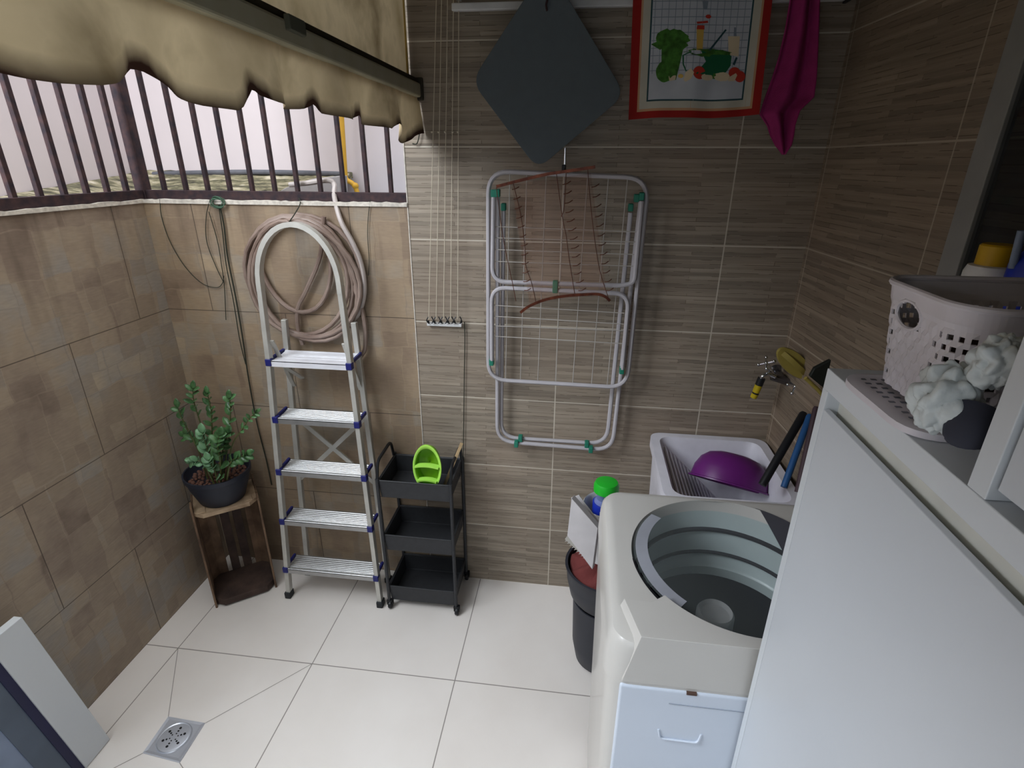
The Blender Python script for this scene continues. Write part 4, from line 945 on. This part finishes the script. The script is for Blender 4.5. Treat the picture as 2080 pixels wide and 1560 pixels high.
cp = thing('white_tub', 'round white plastic tub holding a green capped bottle behind washer', 'tub', tuple(cup))
tc_ = Vector((0.180,-0.360,0.721))
MB().lathe([(0, 0), (.062, 0), (.074, .20), (.078, .203), (.076, .206), (.071, .20), (.058, .006), (0, .006)], (tc_.x+.018, -.36, .495), 40).build('body', M['whitep'], cp)
bt = thing('detergent_bottle', 'blue labelled bottle with bright green cap standing in the white tub', 'bottle', (tc_.x+.03, -.36, .503))
bx = (0.193,-0.360,0.774)
MB().lathe([(0, 0), (.036, 0), (.04, .008), (.04, .19), (.036, .21), (.03, .22), (0, .22)], (bx[0], -.36, .503), 28).build('body', M['liquid'], bt)
MB().lathe([(.0405, .155), (.0412, .156), (.0412, .205), (.0405, .206)], (bx[0], -.36, .503), 28).build('label_band', M['bluelab'], bt)
MB().box((bx[0]-.018, -.4025, .503+.165), (bx[0]-.006, -.4, .503+.19)).build('label_patch', M['whitep'], bt, smooth=False)
lz = (0.194,-0.360,0.749)[2]
MB().lathe([(0, lz-.0), (.032, lz), (.0415, lz+.003), (.0415, lz+.025), (.036, lz+.036), (.018, lz+.039), (0, lz+.038)], (bx[0], -.36, 0), 30).build('cap', M['green'], bt)
# white opened carton with serrated edge
cx1 = [(0.080,-0.500,0.806),(0.166,-0.500,0.703),(0.159,-0.500,0.541),(0.073,-0.500,0.666)]
ct = MB(); ct.add([Vector(p) for p in cx1]+[Vector(p)+Vector((.008, .02, .0)) for p in cx1], [(0, 1, 2, 3), (4, 7, 6, 5), (0, 4, 5, 1), (1, 5, 6, 2), (2, 6, 7, 3), (3, 7, 4, 0)])
cto = thing('foil_carton', 'white card carton with serrated cutting edge tilted on the bucket pile', 'carton', cx1[2])
ct.build('carton_body', M['paper'], cto, smooth=False, bevel=.001)
sa = [(0.066,-0.490,0.644),(0.135,-0.490,0.577)]; q = MB(); A, B_ = Vector(sa[0]), Vector(sa[1]); nT = 9; up = Vector((0.077,-0.490,0.664))-A
pts = [A]
for k in range(nT): pts += [A.lerp(B_, (k+.5)/nT)-up*.45*0-Vector((0, 0, .0)), A.lerp(B_, (k+.5)/nT)+Vector((-.004, 0, -.007)), A.lerp(B_, (k+1)/nT)]
pts += [B_+up, A+up]
q.prism(pts, (.001, .002, 0)); q.build('serrated_blade', M['alu_mat'], cto, smooth=False)
fl = [(0.079,-0.460,0.779),(0.103,-0.460,0.792),(0.175,-0.460,0.695),(0.169,-0.460,0.670)]
MB().prism(fl, (0, .003, 0)).build('flap', M['paper'], cto, smooth=False)

# ------------------------------------------------------------------ washing machine
MX0, MX1, MY0, MY1 = .152, .735, -1.178, -.672
MT = .965
wm = thing('washing_machine', 'white top loading washing machine with glass lid beside the tall cabinet', 'washing machine', ((MX0+MX1)/2, (MY0+MY1)/2, 0))
b = MB()
def rr_(x0, x1, y0, y1, z, r): return fillet([(x0, y0, z), (x1, y0, z), (x1, y1, z), (x0, y1, z)], r, 6)
rows = [rr_(MX0+.02, MX1-.02, MY0+.012, MY1-.01, .03, .03), rr_(MX0+.012, MX1-.012, MY0+.006, MY1-.006, .5, .035), rr_(MX0+.004, MX1-.004, MY0+.004, MY1-.004, .872, .04)]
n = len(rows[0]); b.add([p for R_ in rows for p in R_], [(i*n+k, i*n+(k+1) % n, (i+1)*n+(k+1) % n, (i+1)*n+k) for i in range(2) for k in range(n)]+[tuple(range(n))[::-1]])
b.build('body', M['machine'], wm, ang=50)
# cool white front panel with seam line and grip
MB().box((MX0+.03, MY0-.004, .04), (MX1-.02, MY0+.02, .872)).build('front_panel', M['machine2'], wm, smooth=False, bevel=.004)
MB().box((MX0+.12, MY0-.0052, .8395), (MX1-.05, MY0, .8405)).build('panel_seam', mat('soft_seam', (150, 158, 170), .7), wm, smooth=False)
gx = [(0.261,-1.185,0.769),(0.339,-1.185,0.766),(0.341,-1.185,0.746),(0.268,-1.185,0.740)]
gp_ = MB(); gxa, gxb, gz = gx[0][0], gx[1][0], gx[0][2]
gp_.tube(fillet([(gxa, MY0-.004, gz), (gxa+.004, MY0-.006, gz-.022), (gxb-.004, MY0-.006, gz-.022), (gxb, MY0-.004, gz)], .008, 4, False), .0022, 6)
gp_.build('grip', M['machine2'], wm)
# top cover with an elliptical well: outer ring -> ellipse
OC = Vector((.434, -.925)); orx, ory = .219, .226
NN = 240
def outer(k, inset=0.):
    a = 2*PI*k/NN; dx, dy = math.cos(a), math.sin(a)
    hx0, hx1, hy0, hy1 = MX0+inset, MX1-inset, MY0+inset, MY1-inset
    ts = []
    if dx > 1e-9: ts.append((hx1-OC.x)/dx)
    if dx < -1e-9: ts.append((hx0-OC.x)/dx)
    if dy > 1e-9: ts.append((hy1-OC.y)/dy)
    if dy < -1e-9: ts.append((hy0-OC.y)/dy)
    t_ = min(ts); x, y = OC.x+dx*t_, OC.y+dy*t_
    R_ = .045  # round corner
    cx_ = min(max(x, hx0+R_), hx1-R_); cy_ = min(max(y, hy0+R_), hy1-R_)
    d = Vector((x-cx_, y-cy_))
    if abs(x-cx_) > 1e-9 and abs(y-cy_) > 1e-9: d = d.normalized()*R_; x, y = cx_+d.x, cy_+d.y
    return x, y
def smooth(a): a = min(1, max(0, a)); return a*a*(3-2*a)
def brw(x, y): return 0.
def ztop(x, y): return MT+brw(x, y)
rings = []
def R3(fn): rings.append([fn(k) for k in range(NN)])
R3(lambda k: (*outer(k, .0), .866)); R3(lambda k: (*outer(k, .0), .872)); R3(lambda k: (*outer(k, .002), .925))
def RZ(i_, z_): R3(lambda k: (lambda p: (p[0], p[1], z_+brw(*p)))(outer(k, i_)))
RZ(.006, .950); RZ(.012, .960); RZ(.022, .9645); RZ(.03, .965)
def blend(k, f, z=None):
    xo, yo = outer(k, .03); a = 2*PI*k/NN; xi, yi = OC.x+orx*math.cos(a), OC.y+ory*math.sin(a)
    x, y = xo+(xi-xo)*f, yo+(yi-yo)*f
    return (x, y, ztop(x, y) if z is None else z)
for f in (.08, .16, .25, .33, .42, .5, .58, .66, .74, .82, .9, .97): R3(lambda k, f=f: blend(k, f))
R3(lambda k: (OC.x+orx*math.cos(2*PI*k/NN), OC.y+ory*math.sin(2*PI*k/NN), ztop(OC.x+orx*math.cos(2*PI*k/NN), OC.y+ory*math.sin(2*PI*k/NN))-.004))
R3(lambda k: (OC.x+(orx-.004)*math.cos(2*PI*k/NN), OC.y+(ory-.004)*math.sin(2*PI*k/NN), MT-.03))
b = MB(); b.add([p for R_ in rings for p in R_], [(i*NN+k, i*NN+(k+1) % NN, (i+1)*NN+(k+1) % NN, (i+1)*NN+k) for i in range(len(rings)-1) for k in range(NN)])
b.build('top_cover', M['machine'], wm, ang=30)
pg = [(MX0+.034, -1.086), (MX0+.085, -1.088)]
for k in range(31):
    a = math.radians(219+(321-219)*k/30); pg.append((OC.x+(orx-.001)*math.cos(a), OC.y+(ory-.001)*math.sin(a)))
pg += [(MX1-.034, -1.086), (MX1-.050, MY0+.004), (MX0+.058, MY0+.004)]
BB = MB(); nb_ = len(pg); n3 = nb_-2
lo_ = [(x, y, .945) for x, y in pg]; hi_ = [(x, y, MT+.020) for x, y in pg]
# the brow's front slopes down to the cover's lower edge
lo_[-1] = (MX0+.032, MY0-.001, .878); lo_[-2] = (MX1-.032, MY0-.001, .878); lo_[0] = (MX0+.026, -1.080, .955); lo_[-3] = (MX1-.026, -1.080, .955)
BB.add(lo_+hi_, [tuple(range(nb_))[::-1], tuple(range(nb_, 2*nb_))]+[(i, (i+1) % nb_, nb_+(i+1) % nb_, nb_+i) for i in range(nb_)])
BB.build('front_brow', M['machine'], wm, ang=30, bevel=.004)
# tub seen through the lid
b = MB(); b.lathe([(orx-.004, MT-.03), (orx-.012, .90), (orx-.016, .895)], (OC.x, OC.y, 0), 64, sy=ory/orx); b.f = b.f[:-2] if False else b.f
def shell(name, prof, m):
    q = MB(); q.lathe(prof, (OC.x, OC.y, 0), 64, sy=ory/orx); q.f = [f for f in q.f if len(f) == 4]; q.mi = q.mi[:len(q.f)]
    return q.build(name, m, wm, ang=50)
shell('tub_collar', [(orx-.004, MT-.028), (orx-.010, .892)], M['tub'])
shell('tub_groove', [(orx-.010, .892), (orx-.018, .890), (orx-.018, .884), (orx-.012, .884)], M['seam'])
shell('tub_ring', [(orx-.012, .884), (orx-.016, .825)], M['tub'])
shell('tub_groove', [(orx-.016, .825), (orx-.023, .824), (orx-.023, .819), (orx-.017, .818)], M['seam'])
shell('tub_wall', [(orx-.017, .818), (orx-.02, .785), (orx-.026, .78), (orx-.026, .755)], M['tub'])
q = MB(); q.lathe([(0, .46), (orx-.06, .46), (orx-.03, .50), (orx-.026, .755)], (OC.x, OC.y, 0), 64, sy=ory/orx); q.f = [f for f in q.f if len(f) == 4]; q.mi = q.mi[:len(q.f)]
q.build('drum', M['drum'], wm, ang=50)
ac = (0.421,-0.892,0.800)
MB().lathe([(0, .46), (.1, .465), (.07, .5), (.05, .60), (.042, .77), (.042, .792), (.037, .80), (.031, .79), (0, .787)], (ac[0], min(ac[1], -.90), 0), 36).build('agitator', M['agit'], wm)
# lid: clear glass disc, printed side bands, dark hinge gap
lidz = lambda y: MT+.005
LM = MB()
def lid_pt(a, s, dz=0.): 
    x, y = OC.x+orx*.985*s*math.cos(a), OC.y+ory*.985*s*math.sin(a); return (x, y, MT+.004+.010*(1-s*s)+dz)
LM.grid(lambda u, v: lid_pt(2*PI*u, max(v, .001)), 72, 10)
ldo = LM.build('lid_glass', M['glass'], wm, recalc=False)
lbm = MB(); lbm.grid(lambda u, v: lid_pt(math.radians(140+(227-140)*u), .86+.12*v if True else 0, .0012), 40, 3)
lbm.build('lid_band', M['lidband'], ldo, recalc=False)
lbm = MB(); lbm.grid(lambda u, v: lid_pt(math.radians(-52+116*u), min(.985, .104/(orx*math.cos(math.radians(-52+116*u))))*(1-v)+.995*v, .0012), 40, 3)
lbm.build('lid_band', M['liddark'], ldo, recalc=False)
lbm = MB(); lbm.grid(lambda u, v: (OC.x+(orx-.002+.004*v)*math.cos(math.radians(185+(232-185)*u)), OC.y+(ory-.002+.004*v)*math.sin(math.radians(185+(232-185)*u)), MT+.001), 30, 1)
lbm.build('lid_gap', M['black'], wm, recalc=False)
MB().box((.30, MY0-.0055, .868), (.318, MY0, .872)).build('chip', mat('brown_chip', (92, 70, 60), .8), wm, smooth=False)
for x in (MX0+.06, MX1-.06):
    for y in (MY0+.06, MY1-.06): MB().lathe([(0, 0), (.02, 0), (.018, .035), (0, .035)], (x, y, 0), 16).build('foot', M['foot'], wm)

# ------------------------------------------------------------------ white cabinets on the right
CX, CY, CZ = .402, -1.188, 1.504
YE = -2.6; YU = -1.472
def cxr(y): return rwx(y)-.004
cb = thing('base_cabinet', 'long white laminate cabinet with recessed handle channel right of the washer', 'cabinet', (.65, -1.9, 0))
MB().hexa([(CX, CY, CZ-.028), (CX, YE, CZ-.028), (cxr(YE), YE, CZ-.028), (cxr(CY), CY, CZ-.028), (CX, CY, CZ), (CX, YE, CZ), (cxr(YE), YE, CZ), (cxr(CY), CY, CZ)]).build('top_board', M['white'], cb, smooth=False, bevel=.001)
MB().box((CX, CY-.016, 0), (cxr(CY), CY, CZ-.028)).build('side_panel', M['white'], cb, smooth=False, bevel=.0006)
b = MB(); b.box((CX+.018, YE, 1.40), (CX+.024, CY-.016, CZ-.028)); b.build('handle_channel', M['channel'], cb, smooth=False)
for ya, yb in ((CY-.017, -1.85), (-1.853, YE)):
    d = MB(); d.prism([(CX+.0, ya, .04), (CX+.018, ya, .04), (CX+.018, ya, CZ-.062), (CX+.006, ya, CZ-.051), (CX, ya, CZ-.053)], (0, yb-ya, 0)); d.build('door', M['white2'], cb, smooth=False, bevel=.0008)
MB().box((CX+.04, YE, 0), (CX+.05, CY-.02, .05)).build('plinth', M['channel'], cb, smooth=False)
cu2 = thing('tall_cabinet', 'white upper cabinet standing on the long white cabinet at the right edge', 'cabinet', (.65, -2., CZ))
MB().box((CX, YU-.022, CZ+.0005), (cxr(YU), YU, 2.45)).build('side_panel', M['white'], cu2, smooth=False, bevel=.001)
MB().box((CX+.004, YE, CZ+.012), (CX+.022, YU-.025, 2.45)).build('door', M['white2'], cu2, smooth=False, bevel=.001)
MB().box((CX+.03, YE, 2.43), (cxr(YE)-.05, YU-.02, 2.45)).build('top_board', M['white'], cu2, smooth=False)

# basket on the cabinet
BX0, BX1, BY0, BY1, BZ0, BZ1 = .432, .66, -1.372, -1.238, CZ+.014, CZ+.128
bsk = thing('plastic_basket', 'pale mauve woven look plastic basket on the white cabinet top', 'basket', ((BX0+BX1)/2, (BY0+BY1)/2, BZ0))
def bper(u, v, d=0.):
    """perimeter of a rounded rectangle that flares upward"""
    fl_ = .012*v; x0, x1, y0, y1 = BX0-fl_, BX1+fl_, BY0-fl_, BY1+fl_; r = .036
    W_, H_ = x1-x0-2*r, y1-y0-2*r; segs = [W_, PI*r/2, H_, PI*r/2, W_, PI*r/2, H_, PI*r/2]; Lq = sum(segs); s_ = (u % 1)*Lq
    cs = [((x0+r, y0), (1, 0)), ((x1-r, y0+r), 0), ((x1, y0+r), (0, 1)), ((x1-r, y1-r), 1), ((x1-r, y1), (-1, 0)), ((x0+r, y1-r), 2), ((x0, y1-r), (0, -1)), ((x0+r, y0+r), 3)]
    for i, L_ in enumerate(segs):
        if s_ <= L_ or i == 7:
            if i % 2 == 0: p, dd = cs[i]; nx, ny = dd[1], -dd[0]; return Vector((p[0]+dd[0]*s_+nx*d, p[1]+dd[1]*s_+ny*d, BZ0+(BZ1-BZ0)*v)), i
            a = [-PI/2, 0, PI/2, PI][cs[i][1]]+s_/r; c = cs[i][0]; return Vector((c[0]+(r+d)*math.cos(a), c[1]+(r+d)*math.sin(a), BZ0+(BZ1-BZ0)*v)), i
        s_ -= L_
NU, NV = 150, 20
def hole(i, j):
    seg = bper((i+.5)/NU, .5)[1]
    if j >= NV*.74 or j < 1: return True
    return not (j % 2 == 0 and ((i+(j//2)) % 2 == 0 if seg in (7, 1, 3, 5) else (i % 3 == 0 and seg in (0, 4))))
def hand(i, j):
    p, seg = bper((i+.5)/NU, (j+.5)/NV)
    if seg != 6: return False
    yc = (BY0+BY1)/2+.012; v = (j+.5)/NV
    return ((p.y-yc)/.024)**2+((v-.76)/.13)**2 < 1
def weave(u, v):
    i = u*NU; j = v*NV; d = .0009*(1 if (round(i)//2+round(j)//2) % 2 else -1) if v < .76 else (.0015 if v > .8 else 0)
    return bper(u, v, d)[0]
q = MB(); q.grid(weave, NU, NV, keep=lambda i, j: hole(i, j) and not hand(i, j), wrap=True)
q.build('basket_wall', M['basket'], bsk, solid=.002, recalc=False, smooth=False)
MB().tube([bper(k/120, 1.0, .002)[0] for k in range(120)], .0036, 8, closed=True).build('rim', M['basket'], bsk)
pts = []
for k in range(20):
    a = 2*PI*k/20; yc = (BY0+BY1)/2+.012; v = .76+.13*math.sin(a); pts.append(Vector((BX0-.012*v-.001, yc+.024*math.cos(a), BZ0+(BZ1-BZ0)*v)))
MB().tube(pts, .0022, 6, closed=True).build('hand_hole_rim', M['basket'], bsk)
MB().prism([bper(k/60, 0, -.002)[0] for k in range(60)], (0, 0, .002)).build('bottom', M['basket'], bsk, smooth=False)
tag(MB().ball(((BX0+BX1)/2, (BY0+BY1)/2, BZ0+.043), (.09, .052, .036), 24, 10).build('basket_filler', mat('dark_brown_filler', (70, 48, 44), .9, bump=.6, bscale=60)), 'dark brown filler darkening the inside of the mauve basket', 'laundry')  # added filler that makes the hand hole look dark inside
# lid tray under the basket
ty = MB(); ol = rrect(BX0-.036, BX1+.03, BY0-.022, BY1+.012, CZ+.001, .04)
ol2 = rrect(BX0-.026, BX1+.02, BY0-.012, BY1+.004, CZ+.010, .035); ol3 = rrect(BX0-.02, BX1+.014, BY0-.006, BY1+.0, CZ+.0085, .03)
ol1 = rrect(BX0-.036, BX1+.03, BY0-.022, BY1+.012, CZ+.008, .04); n = len(ol)
ty.add(ol+ol1+ol2+ol3, [(i*n+k, i*n+(k+1) % n, (i+1)*n+(k+1) % n, (i+1)*n+k) for i in range(3) for k in range(n)]+[tuple(range(n))[::-1], tuple(3*n+k for k in range(n))])
tyo = thing('basket_lid', 'pale mauve perforated lid lying flat under the plastic basket', 'lid', ((BX0+BX1)/2, (BY0+BY1)/2, CZ))
ty.build('plate', M['basket'], tyo, ang=30)
q = MB()
for i in range(5):
    for k in range(10): q.box((BX0-.018+.012*i, BY0+.0+.0135*k, CZ+.0086), (BX0-.012+.012*i, BY0+.004+.0135*k, CZ+.0091))
q.build('perforations', M['liddark'], tyo, smooth=False)

# crumpled bags and dark roll in front of the tall cabinet
def crumple(name, c, r, seed, m, label, cat, amp=.28, sc_=1.):
    rr = random.Random(seed); ph = [rr.random()*6 for _ in range(8)]; b = MB(); c = Vector(c)
    def f(u, v):
        th, fi = 2*PI*u, PI*v; d = Vector((math.sin(fi)*math.cos(th), math.sin(fi)*math.sin(th), math.cos(fi)))
        q = d*1.7+Vector((ph[0], ph[1], ph[2]))
        s_ = .88+.6*abs(noise.noise(q))+.16*abs(noise.noise(q*2.1))+.03*abs(noise.noise(q*5.1))
        return c+Vector((d.x*r[0], d.y*r[1], d.z*r[2]))*s_
    b.grid(f, 90, 46, wrap=True); return tag(b.build(name, m, ang=60), label, cat)
crumple('plastic_bag', (0.401,-1.420,1.560), (.025, .02, .032), 5, M['bag'], 'crumpled white plastic bag leaning against the mauve basket', 'bag')
crumple('plastic_bag', (0.420,-1.435,1.602), (.02, .015, .022), 8, M['bag'], 'small white plastic bag bunched above the crumpled one', 'bag')
rl = [(0.409,-1.435,1.547),(0.418,-1.435,1.518)]
tag(MB().tube(cr([Vector((0.416,-1.435,1.559)), Vector((0.412,-1.440,1.552)), Vector((0.409,-1.445,1.544)), Vector((0.411,-1.445,1.535))], 4), [.012]+[.0185]*10+[.017]*2, 20).build('dark_roll', M['dkroll']), 'dark blue grey rolled fabric standing before the white bag', 'roll')

# wall shelf with bottles behind the basket
sh = MB().box((.72, -.98, 1.47), (.86, -.80, 1.485)); tag(sh.build('wall_shelf', M['white'], smooth=False, bevel=.002), 'small white shelf on the right wall behind the basket', 'shelf')
bb = Vector((0.781,-0.860,1.591)); bz = bb.z
bo = thing('cleaning_bottle', 'white bottle with yellow cap standing behind the mauve basket', 'bottle', (bb.x, -.86, 1.485))
MB().lathe([(0, 1.4855), (.036, 1.4855), (.038, 1.49), (.038, bz-.012), (.034, bz), (.022, bz+.003), (0, bz+.003)], (bb.x, -.86, 0), 28).build('body', M['whitep'], bo)
MB().lathe([(0, bz), (.026, bz), (.026, bz+.034), (.023, bz+.037), (0, bz+.037)], (bb.x, -.86, 0), 24).build('cap', M['ycap'], bo)
b2 = Vector((0.793,-0.930,1.604))
bo2 = thing('spray_bottle', 'blue bottle with white nozzle at the right edge behind basket', 'bottle', (b2.x, -.93, 1.485))
MB().lathe([(0, 1.4855), (.03, 1.4855), (.031, 1.49), (.031, b2.z), (.012, b2.z+.03), (0, b2.z+.03)], (b2.x, -.93, 0), 24).build('body', M['bluelab'], bo2)
MB().tube([(0.764,-0.930,1.599),(0.759,-0.930,1.658)], .006, 10).build('nozzle', M['panelblue'], bo2)

# ------------------------------------------------------------------ floor drain
dr = thing('floor_drain', 'square polished steel floor drain with round perforated grate', 'drain', (-1.17, -.855, 0))
D = [Vector((*p, 0)) for p in DR]; dc = sum(D, Vector())/4
def dq(s_, z): return [dc+(p-dc)*s_+Vector((0, 0, z)) for p in D]
fr = MB(); a, b_, c_ = dq(1., .001), dq(.97, .005), dq(.84, .0035)
fr.add(a+b_+c_, [(k, (k+1) % 4, 4+(k+1) % 4, 4+k) for k in range(4)]+[(4+k, 4+(k+1) % 4, 8+(k+1) % 4, 8+k) for k in range(4)]+[(8, 9, 10, 11)])
M['drainm'] = mat('pale_steel', (208, 212, 222), .3, .55, .05)
fr.build('frame', M['drainm'], dr, smooth=False)
MB().lathe([(.0, .0062), (.042, .0062), (.047, .005), (.050, .0068), (.053, .0042)], (dc.x, dc.y, 0), 40).build('grate', M['drainm'], dr, ang=25)
hl = MB()
for k in range(6):
    a = k*PI/3+.5
    for r_, s_ in ((.012, .0022), (.021, .003), (.031, .0042)):
        p = dc+Vector((r_*math.cos(a), r_*math.sin(a), .0066)); hl.lathe([(0, 0), (s_, 0), (s_, .0005), (0, .0005)], p, 10)
hl.build('drain_holes', M['black'], dr)

# ------------------------------------------------------------------ low framed panel at lower left
pnl = thing('framed_panel', 'low white framed panel with navy seal and grey blue centre by left wall', 'panel', (-1.39, -1.1, 0))
sl = -.085/.615
def pq(y0_, y1_, x0_=-1.40, x1_=-1.375, z0=.002, z1=.613):
    return [(x0_, y0_, z0), (x1_, y0_, z0), (x1_, y1_, z0), (x0_, y1_, z0), (x0_, y0_+sl*z1, z1), (x1_, y0_+sl*z1, z1), (x1_, y1_+sl*z1, z1), (x0_, y1_+sl*z1, z1)]
MB().hexa(pq(-.977, -.885)).build('stile', M['white'], pnl, smooth=False, bevel=.002)
MB().hexa(pq(-1.0, -.977, -1.398, -1.380)).build('seal', M['navy'], pnl, smooth=False)
MB().hexa(pq(-1.06, -1.0, -1.397, -1.383)).build('inner_frame', M['panelgrey'], pnl, smooth=False)
MB().hexa(pq(-1.5, -1.06, -1.396, -1.386)).build('centre_panel', M['panelblue'], pnl, smooth=False)
MB().hexa(pq(-1.592, -1.5)).build('stile', M['white'], pnl, smooth=False, bevel=.002)

# ------------------------------------------------------------------ light
w = bpy.data.worlds.new('overcast_sky'); sc.world = w; w.use_nodes = True
nt = w.node_tree; bg = nt.nodes['Background']; tcw = nt.nodes.new('ShaderNodeTexCoord'); sp_ = nt.nodes.new('ShaderNodeSeparateXYZ'); rmp = nt.nodes.new('ShaderNodeValToRGB')
nt.links.new(tcw.outputs['Generated'], sp_.inputs[0]); nt.links.new(sp_.outputs['Z'], rmp.inputs[0])
rmp.color_ramp.elements[0].position = .0; rmp.color_ramp.elements[0].color = (.22, .24, .28, 1); rmp.color_ramp.elements[1].position = .8; rmp.color_ramp.elements[1].color = (.93, .97, 1, 1)
nt.links.new(rmp.outputs[0], bg.inputs['Color']); bg.inputs['Strength'].default_value = 2.1
def area(name, loc, rot, size, power, col=(1, 1, 1)):
    l = bpy.data.lights.new(name, 'AREA'); l.shape = 'RECTANGLE'; l.size, l.size_y = size; l.energy = power; l.color = col
    o = bpy.data.objects.new(name, l); o.location = loc; o.rotation_euler = rot; COL.objects.link(o)
def aim(a, b): return (Vector(b)-Vector(a)).to_track_quat('-Z', 'Y').to_euler()
p0 = (-2.1, -1.9, 2.7); area('open_sky_light', p0, aim(p0, (.1, -.45, .3)), (1.0, 1.6), 92, (.86, .93, 1))
p0 = (-.2, -3.0, 1.5); area('rear_fill_light', p0, aim(p0, (.1, -1., .3)), (1.2, .9), 4, (.82, .91, 1))  # fill lamp added behind the camera to brighten the appliances

# ------------------------------------------------------------------ camera
cd_ = bpy.data.cameras.new('camera'); cam = bpy.data.objects.new('camera', cd_); COL.objects.link(cam)
yaw, pit, rol = -.1239, -.3896, .0051
fwd = Vector((math.sin(yaw)*math.cos(pit), math.cos(yaw)*math.cos(pit), math.sin(pit))); rgt = Vector((math.cos(yaw), -math.sin(yaw), 0)); upv = rgt.cross(fwd)
r2 = rgt*math.cos(rol)+upv*math.sin(rol); u2 = upv*math.cos(rol)-rgt*math.sin(rol)
Mc = Matrix((r2, u2, -fwd)).transposed().to_4x4(); Mc.translation = Vector((.0702, -1.9051, 1.754)); cam.matrix_world = Mc
cd_.sensor_width = 36; cd_.lens = 36*1097.3/2080; cd_.clip_start = .02
sc.camera = cam
sc.view_settings.view_transform = 'Standard'; sc.view_settings.look = 'None'; sc.view_settings.exposure = .45; sc.view_settings.gamma = .96
for o in bpy.data.objects:
    if '_w' in o: del o['_w']
